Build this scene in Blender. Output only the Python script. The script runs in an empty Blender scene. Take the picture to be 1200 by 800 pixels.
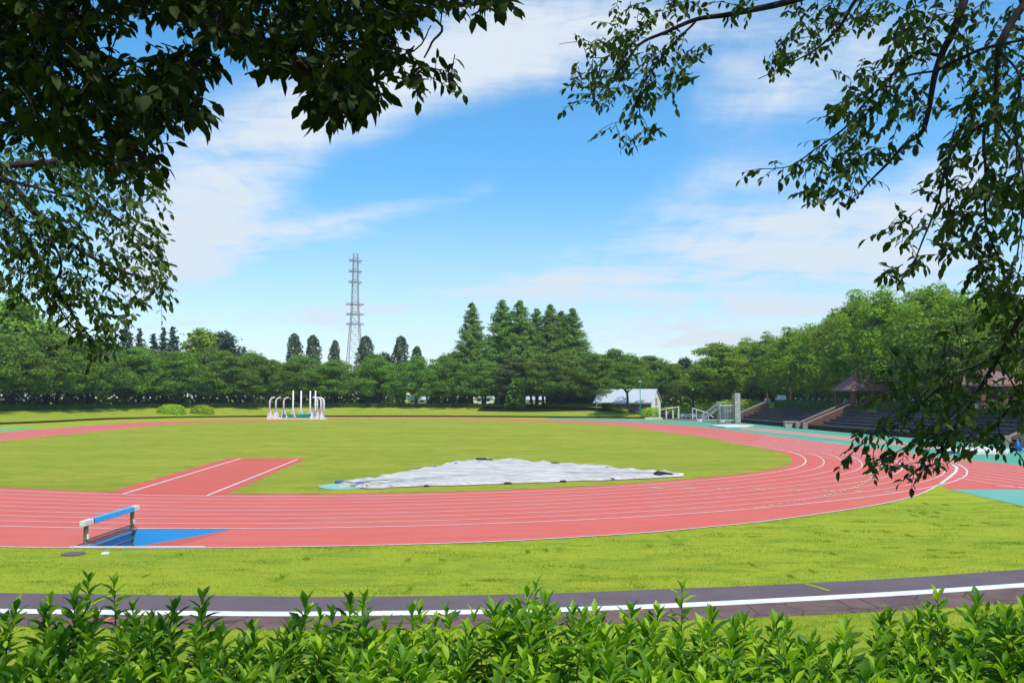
import bpy, bmesh, math, random
import numpy as np
from mathutils import Vector, geometry
random.seed(7)
rng = np.random.default_rng(7)
R = math.radians
PI = math.pi
sc = bpy.context.scene
C = sc.collection

# ------------------------------------------------------------ camera, sky, sun, exposure
FPX, YH, H = 1020.24, 463.9, 4.7286          # focal length in px of a 1200 px wide picture, horizon row, eye height
PITCH = math.atan((YH - 400) / FPX)
cam = bpy.data.cameras.new('camera')
cam.lens = FPX / 1200 * 36
cam.sensor_width = 36
cam.clip_start = 0.1
cam.clip_end = 5000
co = bpy.data.objects.new('camera', cam)
C.objects.link(co)
co.location = (0, 0, H)
co.rotation_euler = (PI / 2 + PITCH, 0, 0)
sc.camera = co

SUN_EL, SUN_AZ = R(60), R(145)                # azimuth measured from +Y (view direction) towards +X
sd_ = Vector((math.sin(SUN_AZ) * math.cos(SUN_EL), math.cos(SUN_AZ) * math.cos(SUN_EL), math.sin(SUN_EL)))
sun = bpy.data.lights.new('sun', 'SUN')
sun.energy = 4.4
sun.angle = R(0.55)
sun.color = (1.0, 0.965, 0.90)
so = bpy.data.objects.new('sun', sun)
C.objects.link(so)
so.rotation_euler = (-sd_).to_track_quat('-Z', 'Y').to_euler()
sc.view_settings.view_transform = 'Standard'
sc.view_settings.look = 'None'
sc.view_settings.gamma = 1
sc.view_settings.exposure = 0.18
sc.render.engine = 'CYCLES'
sc.cycles.max_bounces = 6
sc.cycles.transparent_max_bounces = 4


class NT:
    """small helper round a node tree"""
    def __init__(s, t):
        s.t = t; s.n = t.nodes; s.l = t.links
    def add(s, typ, **k):
        n = s.n.new(typ)
        for a, b in k.items(): setattr(n, a, b)
        return n
    def put(s, sock, v):
        if isinstance(v, bpy.types.NodeSocket): s.l.new(v, sock)
        elif v is not None: sock.default_value = v
    def math(s, op, a, b=None, c=None, clamp=False):
        n = s.add('ShaderNodeMath', operation=op, use_clamp=clamp)
        s.put(n.inputs[0], a); s.put(n.inputs[1], b)
        if c is not None: s.put(n.inputs[2], c)
        return n.outputs[0]
    def mixc(s, f, a, b, mode='MIX'):
        n = s.add('ShaderNodeMix', data_type='RGBA', blend_type=mode)
        s.put(n.inputs[0], f)
        s.put(n.inputs[6], a if isinstance(a, bpy.types.NodeSocket) else (*a, 1))
        s.put(n.inputs[7], b if isinstance(b, bpy.types.NodeSocket) else (*b, 1))
        return n.outputs[2]
    def noise(s, vec, scale, detail=4, rough=.55, dist=0):
        n = s.add('ShaderNodeTexNoise')
        s.put(n.inputs['Vector'], vec)
        n.inputs['Scale'].default_value = scale
        n.inputs['Detail'].default_value = detail
        n.inputs['Roughness'].default_value = rough
        n.inputs['Distortion'].default_value = dist
        return n.outputs['Fac']
    def ramp(s, f, a, b, lo=0., hi=1.):
        n = s.add('ShaderNodeMapRange', interpolation_type='SMOOTHSTEP')
        s.put(n.inputs[0], f)
        for i, v in zip((1, 2, 3, 4), (a, b, lo, hi)): n.inputs[i].default_value = v
        return n.outputs[0]
    def map(s, vec, scale=(1, 1, 1), rot=(0, 0, 0), loc=(0, 0, 0)):
        n = s.add('ShaderNodeMapping')
        s.put(n.inputs[0], vec)
        n.inputs['Scale'].default_value = scale; n.inputs['Rotation'].default_value = rot; n.inputs['Location'].default_value = loc
        return n.outputs[0]


# world: Nishita sky with procedural cirrus laid out on directions of the sky
w = bpy.data.worlds.new('World')
sc.world = w
w.use_nodes = True
n = NT(w.node_tree)
n.n.clear()
sky = n.add('ShaderNodeTexSky', sky_type='NISHITA', sun_disc=False)
sky.sun_elevation = SUN_EL
sky.sun_rotation = SUN_AZ
sky.air_density = 1.0
sky.dust_density = 0.25
sky.ozone_density = 2.2
hs = n.add('ShaderNodeHueSaturation')
hs.inputs['Hue'].default_value = 0.492
hs.inputs['Saturation'].default_value = 1.36
hs.inputs['Value'].default_value = 1.24
n.l.new(sky.outputs[0], hs.inputs['Color'])
bg1 = n.add('ShaderNodeBackground')
bg1_in = bg1.inputs[0]
bg1.inputs[1].default_value = 0.15
tc = n.add('ShaderNodeTexCoord')
sep = n.add('ShaderNodeSeparateXYZ')
n.l.new(tc.outputs['Generated'], sep.inputs[0])
dx, dy, dz = sep.outputs
den = n.math('MAXIMUM', dy, .08)
U = n.math('DIVIDE', dx, den)
V = n.math('DIVIDE', dz, den)
zz = n.math('ADD', n.math('MAXIMUM', dz, 0.), .12)
cv = n.add('ShaderNodeCombineXYZ')
n.l.new(n.math('DIVIDE', dx, zz), cv.inputs[0])
n.l.new(n.math('DIVIDE', dy, zz), cv.inputs[1])
wisp = n.noise(n.map(cv.outputs[0], (1.0, .34, 1), (0, 0, R(-52))), 2.0, 12, .68, .7)
fine = n.noise(n.map(cv.outputs[0], (1.4, .3, 1), (0, 0, R(-70))), 4.2, 8, .62, .8)
uv2 = n.add('ShaderNodeCombineXYZ')
n.l.new(U, uv2.inputs[0]); n.l.new(V, uv2.inputs[1])
streak = n.noise(n.map(uv2.outputs[0], (1.5, 13, 1), (0, 0, R(-5))), 1.6, 10, .66, .5)
streak2 = n.noise(n.map(uv2.outputs[0], (2.2, 10, 1), (0, 0, R(-17))), 3.1, 10, .66, .9)
puff = n.noise(n.map(uv2.outputs[0], (2.0, 3.6, 1), (0, 0, R(-25))), 2.6, 8, .6, .3)


def pix_dir(px, py):
    u = (px - 600) / FPX; v = (400 - py) / FPX
    yy = math.cos(PITCH) - v * math.sin(PITCH); z = math.sin(PITCH) + v * math.cos(PITCH)
    return u / yy, z / yy


def blob(px, py, rx, ry, ang, amp):
    cu, cv_ = pix_dir(px, py)
    ca, sa = math.cos(R(ang)), math.sin(R(ang))
    a = n.math('SUBTRACT', U, cu); b = n.math('SUBTRACT', V, cv_)
    p = n.math('ADD', n.math('MULTIPLY', a, ca * FPX / rx), n.math('MULTIPLY', b, sa * FPX / rx))
    q = n.math('ADD', n.math('MULTIPLY', a, -sa * FPX / ry), n.math('MULTIPLY', b, ca * FPX / ry))
    r2 = n.math('ADD', n.math('MULTIPLY', p, p), n.math('MULTIPLY', q, q))
    return n.math('MULTIPLY', n.math('EXPONENT', n.math('MULTIPLY', r2, -1.0)), amp)


tot = None
for b in [(250, 235, 130, 80, 38, .78), (390, 130, 170, 55, 20, .6), (590, 60, 190, 62, 12, .75), (700, 20, 180, 40, 0, .5),
          (400, 258, 120, 17, 12, .6), (200, 300, 90, 60, 20, .5), (570, 215, 45, 22, 45, .3),
          (520, 348, 240, 16, 5, .36), (300, 385, 330, 22, 3, .34), (640, 400, 420, 22, 2, .34), (860, 350, 210, 46, 6, .42),
          (860, 268, 230, 30, 8, .55), (1040, 300, 220, 50, 6, .45), (760, 320, 220, 26, 6, .35), (900, 100, 130, 60, 25, .55), (850, 212, 150, 26, 12, .48), (470, 265, 160, 22, 10, .22),
          (1120, 210, 120, 36, 20, .5), (1060, 60, 130, 45, 20, .4), (480, 190, 150, 36, 25, -.35), (640, 240, 170, 30, 10, -.3), (700, 160, 140, 40, 10, -.35),
          (1000, 385, 260, 30, 4, .5)]:
    o = blob(*b)
    tot = o if tot is None else n.math('ADD', tot, o)
ns = n.math('ADD', n.math('MULTIPLY', wisp, .45), n.math('ADD', n.math('MULTIPLY', streak, n.ramp(V, .12, .30, 1.5, .8)), n.math('ADD', n.math('MULTIPLY', puff, .5), n.math('MULTIPLY', fine, .42))))
ns = n.math('ADD', n.math('SUBTRACT', ns, n.ramp(V, .12, .30, 1.78, 1.23)), n.math('MULTIPLY', streak2, n.ramp(V, .12, .30, 1.0, .55)))                       # roughly -0.4..0.4
n.l.new(n.mixc(1., hs.outputs[0], n.mixc(n.ramp(V, .02, .42), (.74, .83, .94), (1, 1, 1)), 'MULTIPLY'), bg1_in)
fwd = n.ramp(dy, .0, .25)
base = n.math('ADD', n.math('MULTIPLY', tot, fwd), n.math('MULTIPLY', n.math('SUBTRACT', 1, fwd), .35))
m = n.math('ADD', base, n.math('MULTIPLY', ns, n.math('ADD', .55, n.math('MULTIPLY', tot, 2.3))))
mask = n.ramp(m, .06, 1.35, 0, .96)
ccol = n.mixc(n.ramp(V, 0.0, .4), (.77, .87, .95), (.80, .88, .96))
bg2 = n.add('ShaderNodeBackground')
n.l.new(ccol, bg2.inputs[0])
bg2.inputs[1].default_value = 0.86
# thin pale veil near the horizon
veil = n.math('MULTIPLY', n.ramp(V, .0, .26, .62, .0), n.math('ADD', .55, n.math('MULTIPLY', streak, .9)))
mask = n.math('MAXIMUM', mask, veil)
mx = n.add('ShaderNodeMixShader')
n.l.new(mask, mx.inputs[0]); n.l.new(bg1.outputs[0], mx.inputs[1]); n.l.new(bg2.outputs[0], mx.inputs[2])
wo = n.add('ShaderNodeOutputWorld')
n.l.new(mx.outputs[0], wo.inputs[0])


# ------------------------------------------------------------ projection helpers (photo pixel -> point of the place)
def at(px, py, d):
    u, v = pix_dir(px, py)
    return Vector((u * d, d, H + v * d))


def G(px, py, z=0.):
    u, v = pix_dir(px, py)
    d = (z - H) / v
    return (u * d, d)


# ------------------------------------------------------------ materials
def mat(name):
    m = bpy.data.materials.new(name)
    m.use_nodes = True
    t = NT(m.node_tree)
    t.n.clear()
    t.out = t.add('ShaderNodeOutputMaterial')
    return m, t


def bsdf(t, col, rough=.8, spec=.3, metal=0., bump=None, bdist=.01, bstr=.5):
    b = t.add('ShaderNodeBsdfPrincipled')
    t.put(b.inputs['Base Color'], col if isinstance(col, bpy.types.NodeSocket) else (*col, 1))
    t.put(b.inputs['Roughness'], rough)
    b.inputs['Specular IOR Level'].default_value = spec
    b.inputs['Metallic'].default_value = metal
    if bump is not None:
        bp = t.add('ShaderNodeBump')
        bp.inputs['Distance'].default_value = bdist; bp.inputs['Strength'].default_value = bstr
        t.put(bp.inputs['Height'], bump)
        t.l.new(bp.outputs[0], b.inputs['Normal'])
    t.l.new(b.outputs[0], t.out.inputs[0])
    return b


def plain(name, col, rough=.7, spec=.3, metal=0., var=.18, scale=3.):
    m, t = mat(name)
    g = t.add('ShaderNodeTexCoord').outputs['Object']
    f = t.noise(g, scale, 6, .6)
    c2 = tuple(max(0, c * (1 - var * 2)) for c in col)
    bsdf(t, t.mixc(t.ramp(f, .35, .75), col, c2), rough, spec, metal, f, .004, .3)
    return m


def leafmat(name, cols, trans=.35, rough=.45, spec=.25, tcol=None, rand_obj=.12):
    m, t = mat(name)
    ge = t.add('ShaderNodeNewGeometry')
    rn = ge.outputs['Random Per Island']
    oi = t.add('ShaderNodeObjectInfo').outputs['Random']
    cr = t.add('ShaderNodeValToRGB')
    els = cr.color_ramp.elements
    while len(els) < len(cols): els.new(.5)
    for i, c in enumerate(cols):
        els[i].position = i / (len(cols) - 1); els[i].color = (*c, 1)
    t.l.new(rn, cr.inputs[0])
    hsn = t.add('ShaderNodeHueSaturation')
    t.l.new(cr.outputs[0], hsn.inputs['Color'])
    t.l.new(t.ramp(oi, 0, 1, .5 - rand_obj * .06, .5 + rand_obj * .10), hsn.inputs['Hue'])
    t.l.new(t.ramp(oi, 0, 1, 1 - rand_obj, 1 + rand_obj * 1.6), hsn.inputs['Value'])
    b = t.add('ShaderNodeBsdfPrincipled')
    t.l.new(hsn.outputs[0], b.inputs['Base Color'])
    b.inputs['Roughness'].default_value = rough
    b.inputs['Specular IOR Level'].default_value = spec
    tr = t.add('ShaderNodeBsdfTranslucent')
    t.l.new(t.mixc(1., hsn.outputs[0], tcol or (1.25, 1.35, .5), 'MULTIPLY'), tr.inputs[0])
    mx = t.add('ShaderNodeMixShader')
    mx.inputs[0].default_value = trans
    t.l.new(b.outputs[0], mx.inputs[1]); t.l.new(tr.outputs[0], mx.inputs[2])
    t.l.new(mx.outputs[0], t.out.inputs[0])
    return m


def grass_mat(name, a, b, dark, patch=.6, dry=(.42, .36, .10), dryamt=.3):
    m, t = mat(name)
    g = t.add('ShaderNodeNewGeometry').outputs['Position']
    big = t.noise(t.map(g, (.5, 1.2, 1)), .13, 7, .68, .3)
    mid = t.noise(t.map(g, (.45, 1.1, 1)), 1.0, 7, .72, .6)
    sm = t.noise(t.map(g, (.8, 1, 1)), 4.5, 5, .7)
    tiny = t.noise(g, 28, 4, .7)
    c = t.mixc(t.ramp(big, .38, .62), a, b)
    c = t.mixc(t.math('MULTIPLY', t.ramp(t.math('ADD', mid, t.math('MULTIPLY', sm, .5)), .70, .90), patch), c, dark)
    c = t.mixc(t.math('MULTIPLY', t.ramp(t.noise(g, .23, 7, .7, .6), .56, .78), dryamt), c, dry)
    c = t.mixc(t.ramp(tiny, .3, .7, .0, .45), c, dark)
    c = t.mixc(t.ramp(sm, .3, .75, .0, .35), c, a)
    bsdf(t, c, .9, .1, 0, t.math('ADD', tiny, t.math('MULTIPLY', sm, 1.6)), .05, .8)
    return m


def rubber(name, col, col2, line=False):
    m, t = mat(name)
    g = t.add('ShaderNodeNewGeometry').outputs['Position']
    big = t.noise(g, .12, 6, .65, .5)
    mid = t.noise(t.map(g, (.3, 1.3, 1)), 1.1, 6, .7)
    f = t.noise(g, 60, 3, .7)
    c = t.mixc(t.ramp(big, .3, .7), col, col2)
    c = t.mixc(t.ramp(mid, .45, .75, 0, .42), c, tuple(x * .68 for x in col))
    c = t.mixc(t.ramp(t.noise(t.map(g, (.15, 1.6, 1)), .8, 8, .75, .4), .52, .72, 0, .30), c, tuple(min(1, x * 1.15 + .05) for x in col))
    c = t.mixc(t.ramp(f, .4, .7, 0, .18), c, tuple(x * .6 for x in col))
    bsdf(t, c, .85, .2, 0, f, .003, .4)
    return m


M = {}
M['grass'] = grass_mat('lawn grass', (.38, .405, .028), (.29, .355, .027), (.13, .22, .016), .85, (.42, .36, .07), .5)
M['infield'] = grass_mat('infield grass', (.255, .30, .024), (.38, .35, .04), (.145, .205, .016), .9, (.40, .31, .09), .7)
M['bank'] = grass_mat('bank grass', (.26, .33, .026), (.34, .34, .045), (.10, .17, .014), .6, (.42, .36, .11), .6)
M['red'] = rubber('red rubber track', (.56, .108, .080), (.52, .130, .10))
M['red2'] = rubber('red rubber runway', (.52, .10, .068), (.48, .105, .075))
M['pink'] = rubber('faded pink paving', (.42, .24, .19), (.38, .27, .22))
M['green'] = rubber('green rubber', (.07, .30, .20), (.10, .32, .22))
M['teal'] = rubber('pale teal rubber', (.15, .37, .29), (.12, .34, .27))
M['blue'] = rubber('blue pit rubber', (.03, .34, .74), (.04, .38, .80))
M['white'] = plain('white line paint', (.70, .68, .68), .7, .2, 0, .12, 2)
M['faint'] = plain('worn line paint', (.62, .50, .48), .8, .1, 0, .15, 2)
M['mark'] = plain('pale green lane mark', (.50, .55, .36), .8, .1)
M['metalw'] = plain('white painted steel', (.72, .72, .70), .4, .4, .0, .08)
M['steel'] = plain('galvanised steel', (.42, .44, .46), .4, .5, .6, .12)
M['concrete'] = plain('pale concrete', (.42, .40, .36), .9, .1, 0, .15)
M['stone'] = plain('shaded dark step stone', (.085, .08, .085), .9, .1, 0, .3, .8)  # dark grey stone, darkened further for the tree shade over the stand
M['coping'] = plain('shaded worn coping', (.125, .115, .115), .9, .15, 0, .2)  # worn coping, its colour lowered for the same tree shade
M['wall'] = plain('dark red retaining wall', (.07, .03, .028), .9, .1, 0, .25, .6)
M['brick'] = plain('shaded reddish brick', (.15, .075, .055), .9, .1, 0, .15)  # brick red with the shade around the stand put into the colour
M['sand'] = plain('white cover sheet', (.62, .61, .57), .9, .1, 0, .12, 1.2)
M['bark'] = plain('dark bark', (.06, .045, .035), .95, .1, 0, .3, 6)
M['barkdk'] = plain('cherry bark', (.035, .024, .028), .9, .15, 0, .3, 12)
M['barkgrey'] = plain('grey bark', (.14, .11, .09), .95, .1, 0, .3, 5)
M['rooft'] = plain('reddish roof tiles', (.22, .13, .12), .8, .2, 0, .2, 2)
M['roofm'] = plain('pale blue metal roof', (.50, .55, .62), .5, .4, .1, .06, 1)
M['plaster'] = plain('white plaster', (.84, .83, .80), .85, .2, 0, .06)
M['shade'] = plain('dark shaded wall', (.12, .10, .09), .85, .2)  # shade on the shed's long wall, put into the colour
M['dark'] = plain('dark opening', (.03, .03, .035), .8, .2)
M['glass'] = plain('window glass', (.06, .08, .10), .15, .6)
M['beamw'] = plain('weathered white beam paint', (.68, .68, .60), .6, .3, 0, .12, 9)
M['beamb'] = plain('bright blue beam paint', (.01, .40, .85), .45, .4, 0, .12, 6)
M['post'] = plain('weathered steel post', (.16, .17, .08), .7, .3, .1, .3, 8)
M['blueobj'] = plain('blue plastic', (.02, .10, .42), .5, .4)
M['netgreen'] = plain('green netting', (.01, .28, .17), .9, .1)
M['turq'] = plain('turquoise mat', (.24, .44, .36), .8, .2, 0, .1, 1)
M['black'] = plain('black rubber', (.025, .025, .03), .8, .2)
M['cap'] = plain('weathered pale cap', (.30, .255, .21), .9, .1)
M['beige'] = plain('beige tile', (.50, .40, .30), .8, .2)
M['tower'] = plain('red and grey lattice steel', (.30, .22, .26), .6, .3, .2)
M['towerw'] = plain('pale lattice steel', (.55, .55, .58), .6, .3, .2)
M['lf_cherry'] = leafmat('cherry foliage', [(.09, .165, .014), (.135, .235, .018), (.19, .30, .024)], .45)
M['lf_zelk'] = leafmat('zelkova foliage', [(.12, .20, .014), (.185, .285, .018), (.28, .38, .024)], .45)
M['lf_zelk2'] = leafmat('yellow green foliage', [(.16, .235, .014), (.24, .31, .017), (.32, .39, .022)], .45)
M['lf_meta'] = leafmat('redwood foliage', [(.11, .20, .026), (.16, .27, .034), (.22, .34, .04)], .45)
M['lf_pop'] = leafmat('poplar foliage', [(.04, .075, .03), (.065, .11, .04), (.095, .15, .055)], .25)
M['lf_con'] = leafmat('conifer foliage', [(.018, .042, .018), (.032, .065, .026), (.045, .085, .03)], .15)
M['lf_rust'] = leafmat('rust tinged foliage', [(.055, .11, .015), (.08, .13, .02), (.15, .12, .035)], .3)
M['lf_hedge'] = leafmat('hedge foliage', [(.05, .10, .012), (.085, .155, .016), (.11, .195, .018)], .3)
M['lf_lime'] = leafmat('lime shrub foliage', [(.24, .36, .012), (.32, .44, .015), (.40, .50, .02)], .4)
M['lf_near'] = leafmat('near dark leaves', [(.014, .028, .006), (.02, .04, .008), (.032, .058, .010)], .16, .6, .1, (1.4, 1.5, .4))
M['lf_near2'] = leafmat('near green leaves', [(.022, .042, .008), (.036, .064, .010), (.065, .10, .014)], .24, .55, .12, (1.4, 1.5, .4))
M['lf_bush'] = leafmat('foreground bush leaves', [(.055, .125, .010), (.11, .215, .012), (.19, .31, .014), (.36, .48, .025)], .42, .42, .25, (1.3, 1.4, .3))
M['twig'] = plain('green brown twig', (.10, .085, .03), .8, .2)

# asphalt with cracks
m_, t_ = mat('worn purple grey asphalt')
g_ = t_.add('ShaderNodeNewGeometry').outputs['Position']
f_ = t_.noise(g_, 45, 4, .7)
c_ = t_.mixc(t_.ramp(t_.noise(g_, .5, 6, .65), .35, .7), (.118, .088, .098), (.092, .068, .078))
c_ = t_.mixc(t_.ramp(f_, .45, .7, 0, .5), c_, (.19, .155, .16))
bsdf(t_, c_, .9, .2, 0, f_, .006, .5)
M['asphalt'] = m_
m_, t_ = mat('old brown asphalt')
g_ = t_.add('ShaderNodeNewGeometry').outputs['Position']
f_ = t_.noise(g_, 30, 5, .7)
c_ = t_.mixc(t_.ramp(t_.noise(g_, .8, 6, .7, .5), .35, .7), (.16, .10, .085), (.10, .068, .07))
vo = t_.add('ShaderNodeTexVoronoi', feature='DISTANCE_TO_EDGE')
vo.inputs['Scale'].default_value = .9
t_.put(vo.inputs['Vector'], t_.map(g_, (1, .8, 1)))
c_ = t_.mixc(t_.ramp(vo.outputs[0], .004, .03, .75, 0), c_, (.05, .035, .03))
c_ = t_.mixc(t_.ramp(t_.noise(g_, 1.7, 6, .75, 1), .62, .75, 0, .6), c_, (.17, .17, .03))
bsdf(t_, c_, .95, .15, 0, f_, .01, .6)
M['asphalt_old'] = m_
# tarpaulin: wrinkled off-white
m_, t_ = mat('dusty white tarpaulin')
g_ = t_.add('ShaderNodeTexCoord').outputs['Object']
d1 = t_.noise(t_.map(g_, (.35, 1.3, 1), (0, 0, R(8))), 1.0, 8, .68, .8)
d2 = t_.noise(t_.map(g_, (.5, 2.2, 1), (0, 0, R(-4))), 3, 7, .65, 1)
c_ = t_.mixc(t_.ramp(d1, .40, .68), (.58, .555, .52), (.37, .335, .30))
c_ = t_.mixc(t_.ramp(d2, .48, .66, 0, .7), c_, (.30, .265, .23))
bsdf(t_, c_, .7, .3, 0, t_.math('ADD', d1, d2), .12, .7)
M['tarp'] = m_


# ------------------------------------------------------------ object helpers
def link(name, me, m=None, parent=None, smooth=False):
    o = bpy.data.objects.new(name, me)
    C.objects.link(o)
    if m is not None and not me.materials:
        for q in (m if isinstance(m, (list, tuple)) else [m]): me.materials.append(M[q] if isinstance(q, str) else q)
    if smooth:
        me.polygons.foreach_set('use_smooth', [True] * len(me.polygons))
    if parent is not None: o.parent = parent
    return o


def pyme(name, v, f):
    me = bpy.data.meshes.new(name)
    me.from_pydata([tuple(map(float, p)) for p in v], [], f)
    me.update()
    return me


def npmesh(name, V_, F_):
    """V_ (n,3) array, F_ (m,k) array of equal sized faces, or a list of such arrays"""
    me = bpy.data.meshes.new(name)
    Fs = F_ if isinstance(F_, list) else [F_]
    me.vertices.add(len(V_))
    me.vertices.foreach_set('co', np.asarray(V_, np.float32).ravel())
    idx = np.concatenate([f.ravel() for f in Fs]).astype(np.int32)
    tot_ = np.concatenate([np.full(len(f), f.shape[1]) for f in Fs])
    me.loops.add(len(idx))
    me.loops.foreach_set('vertex_index', idx)
    me.polygons.add(len(tot_))
    st = np.concatenate([[0], np.cumsum(tot_)[:-1]]).astype(np.int32)
    me.polygons.foreach_set('loop_start', st)
    me.update(calc_edges=True)
    me.validate()
    return me


def structure(o):
    o['kind'] = 'structure'
    return o


def tag(o, label, cat, group=None):
    o['label'] = label; o['category'] = cat
    if group: o['group'] = group
    return o


def empty(name, loc, label, cat, rz=0., group=None, scale=1.):
    o = bpy.data.objects.new(name, None)
    C.objects.link(o)
    o.location = loc; o.rotation_euler = (0, 0, rz); o.scale = (scale,) * 3
    o.empty_display_size = .3
    return tag(o, label, cat, group)


def copytree(o, parent=None):
    c = o.copy(); C.objects.link(c); c.parent = parent
    for ch in list(o.children): copytree(ch, c)
    return c


class MB:
    """collects boxes, bars and tubes into one mesh"""
    def __init__(s): s.v = []; s.f = []; s.mi = []; s.cur = 0
    def _add(s, vs, fs):
        b = len(s.v); s.v += [tuple(p) for p in vs]; s.f += [tuple(i + b for i in f) for f in fs]; s.mi += [s.cur] * len(fs)
        return s
    def box(s, x0, x1, y0, y1, z0, z1):
        return s._add([(x0, y0, z0), (x1, y0, z0), (x1, y1, z0), (x0, y1, z0), (x0, y0, z1), (x1, y0, z1), (x1, y1, z1), (x0, y1, z1)],
                      [(0, 3, 2, 1), (4, 5, 6, 7), (0, 1, 5, 4), (1, 2, 6, 5), (2, 3, 7, 6), (3, 0, 4, 7)])
    def bar(s, a, b, w_, h_=None):
        a = Vector(a); b = Vector(b); h_ = h_ or w_
        d = (b - a).normalized(); up = Vector((0, 0, 1)) if abs(d.z) < .95 else Vector((1, 0, 0))
        x = d.cross(up).normalized() * w_ / 2; y = x.cross(d).normalized() * h_ / 2
        return s._add([a - x - y, a + x - y, a + x + y, a - x + y, b - x - y, b + x - y, b + x + y, b - x + y],
                      [(0, 3, 2, 1), (4, 5, 6, 7), (0, 1, 5, 4), (1, 2, 6, 5), (2, 3, 7, 6), (3, 0, 4, 7)])
    def tube(s, pts, rad, k=8, cap=True):
        pts = [Vector(p) for p in pts]
        if not hasattr(rad, '__len__'): rad = [rad] * len(pts)
        vs = []; fs = []
        px_ = None
        for i, p in enumerate(pts):
            d = (pts[min(i + 1, len(pts) - 1)] - pts[max(i - 1, 0)])
            d = d.normalized() if d.length > 1e-9 else Vector((0, 0, 1))
            if px_ is None: px_ = d.orthogonal().normalized()
            else:
                px_ = (px_ - d * px_.dot(d))
                px_ = px_.normalized() if px_.length > 1e-6 else d.orthogonal().normalized()
            py_ = d.cross(px_)
            for j in range(k):
                a = 2 * PI * j / k
                vs.append(p + (px_ * math.cos(a) + py_ * math.sin(a)) * rad[i])
        for i in range(len(pts) - 1):
            for j in range(k):
                fs.append((i * k + j, i * k + (j + 1) % k, (i + 1) * k + (j + 1) % k, (i + 1) * k + j))
        if cap:
            fs.append(tuple(range(k - 1, -1, -1))); fs.append(tuple((len(pts) - 1) * k + j for j in range(k)))
        return s._add(vs, fs)
    def prism(s, poly, z0, z1):
        k = len(poly)
        vs = [(x, y, z0) for x, y in poly] + [(x, y, z1) for x, y in poly]
        fs = [tuple(range(k - 1, -1, -1)), tuple(range(k, 2 * k))] + [(i, (i + 1) % k, k + (i + 1) % k, k + i) for i in range(k)]
        return s._add(vs, fs)
    def build(s, name, m, parent=None, smooth=False):
        me = pyme(name, s.v, s.f)
        o = link(name, me, m, parent, smooth)
        if any(s.mi): me.polygons.foreach_set('material_index', s.mi)
        return o


def catmull(pts, k=8, closed=False):
    P_ = [np.array(p, float) for p in pts]
    n_ = len(P_); out = []
    rngi = range(n_ if closed else n_ - 1)
    for i in rngi:
        if closed: a, b, c, d = P_[i - 1], P_[i], P_[(i + 1) % n_], P_[(i + 2) % n_]
        else: a, b, c, d = P_[max(i - 1, 0)], P_[i], P_[i + 1], P_[min(i + 2, n_ - 1)]
        for j in range(k):
            t = j / k
            out.append(.5 * ((2 * b) + (-a + c) * t + (2 * a - 5 * b + 4 * c - d) * t * t + (-a + 3 * b - 3 * c + d) * t ** 3))
    if not closed: out.append(P_[-1])
    return out


def sheet(name, loop, z, m, holes=(), struct_=True):
    loops = [[Vector((p[0], p[1], 0)) for p in l] for l in [loop] + list(holes)]
    tris = geometry.tessellate_polygon(loops)
    vs = [v for l in loops for v in l]
    fs = []
    for t in tris:
        a, b, c = (vs[i] for i in t)
        ar = (b - a).cross(c - a).z
        if abs(ar) < 1e-9: continue
        fs.append(tuple(t) if ar > 0 else (t[0], t[2], t[1]))
    o = link(name, pyme(name, [(v.x, v.y, z) for v in vs], fs), m)
    if struct_: structure(o)
    return o


def strip_mb(mb, pts, wd, z, closed=False):
    n_ = len(pts)
    vs = []; fs = []
    for i in range(n_):
        a = np.array(pts[i - 1] if (i or closed) else pts[0]); b = np.array(pts[(i + 1) % n_] if (i < n_ - 1 or closed) else pts[-1])
        d = (b - a)[:2]; d = d / (np.hypot(*d) + 1e-9); nn = np.array([-d[1], d[0]])
        p = np.array(pts[i])[:2]
        vs += [(*(p + nn * wd / 2), z), (*(p - nn * wd / 2), z)]
    for i in range(n_ if closed else n_ - 1):
        j = (i + 1) % n_
        fs.append((2 * i, 2 * i + 1, 2 * j + 1, 2 * j))
    mb._add(vs, fs)


# ------------------------------------------------------------ the oval
OCX, OCY, OA, OR_, OL = -16.2923, 112.008, -0.1243, 36.3424, 69.1172
DELTA = [-4.93, -4.34, -3.68, -2.99, -2.29, -1.62, -1.0, -0.47, -0.04, 0.3, 0.55, 0.73, 0.86, 0.99, 1.14, 1.35, 1.62, 1.89, 2.14, 2.33, 2.47, 2.61, 2.76, 2.94, 3.16, 3.42, 3.73, 4.01, 4.18, 4.21, 4.11, 3.92, 3.64, 3.31, 2.92, 2.51, 2.09, 1.67, 1.26, 0.88, 0.54, 0.24, 0.01, -0.15, -0.23, -0.23, -0.13, 0.02, 0.09, 0.12, 0.12, 0.12, 0.03, -0.04, 0.13, 0.34, 0.36, 0.18, -0.21, -0.41, -0.51, -0.61, -0.8, -0.71, -0.33, 0.21, 0.75, 1.12, 1.27, 1.3, 1.2, 1.08, 1.05, 1.1, 1.22, 1.37, 1.45, 1.41, 1.2, 0.79, 0.16, -0.67, -1.62, -2.64, -3.64, -4.57, -5.34, -5.92, -6.31, -6.54, -6.63, -6.59, -6.45, -6.2, -5.86, -5.43]
OT = 2 * (PI * OR_ + OL)


def delta(u):
    x = (u / OT + .5) * 96
    k = math.floor(x); fr = x - k
    g = lambda i: (DELTA[(i - 1) % 96] + 2 * DELTA[i % 96] + DELTA[(i + 1) % 96]) / 4
    return g(k) * (1 - fr) + g(k + 1) * fr


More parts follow.
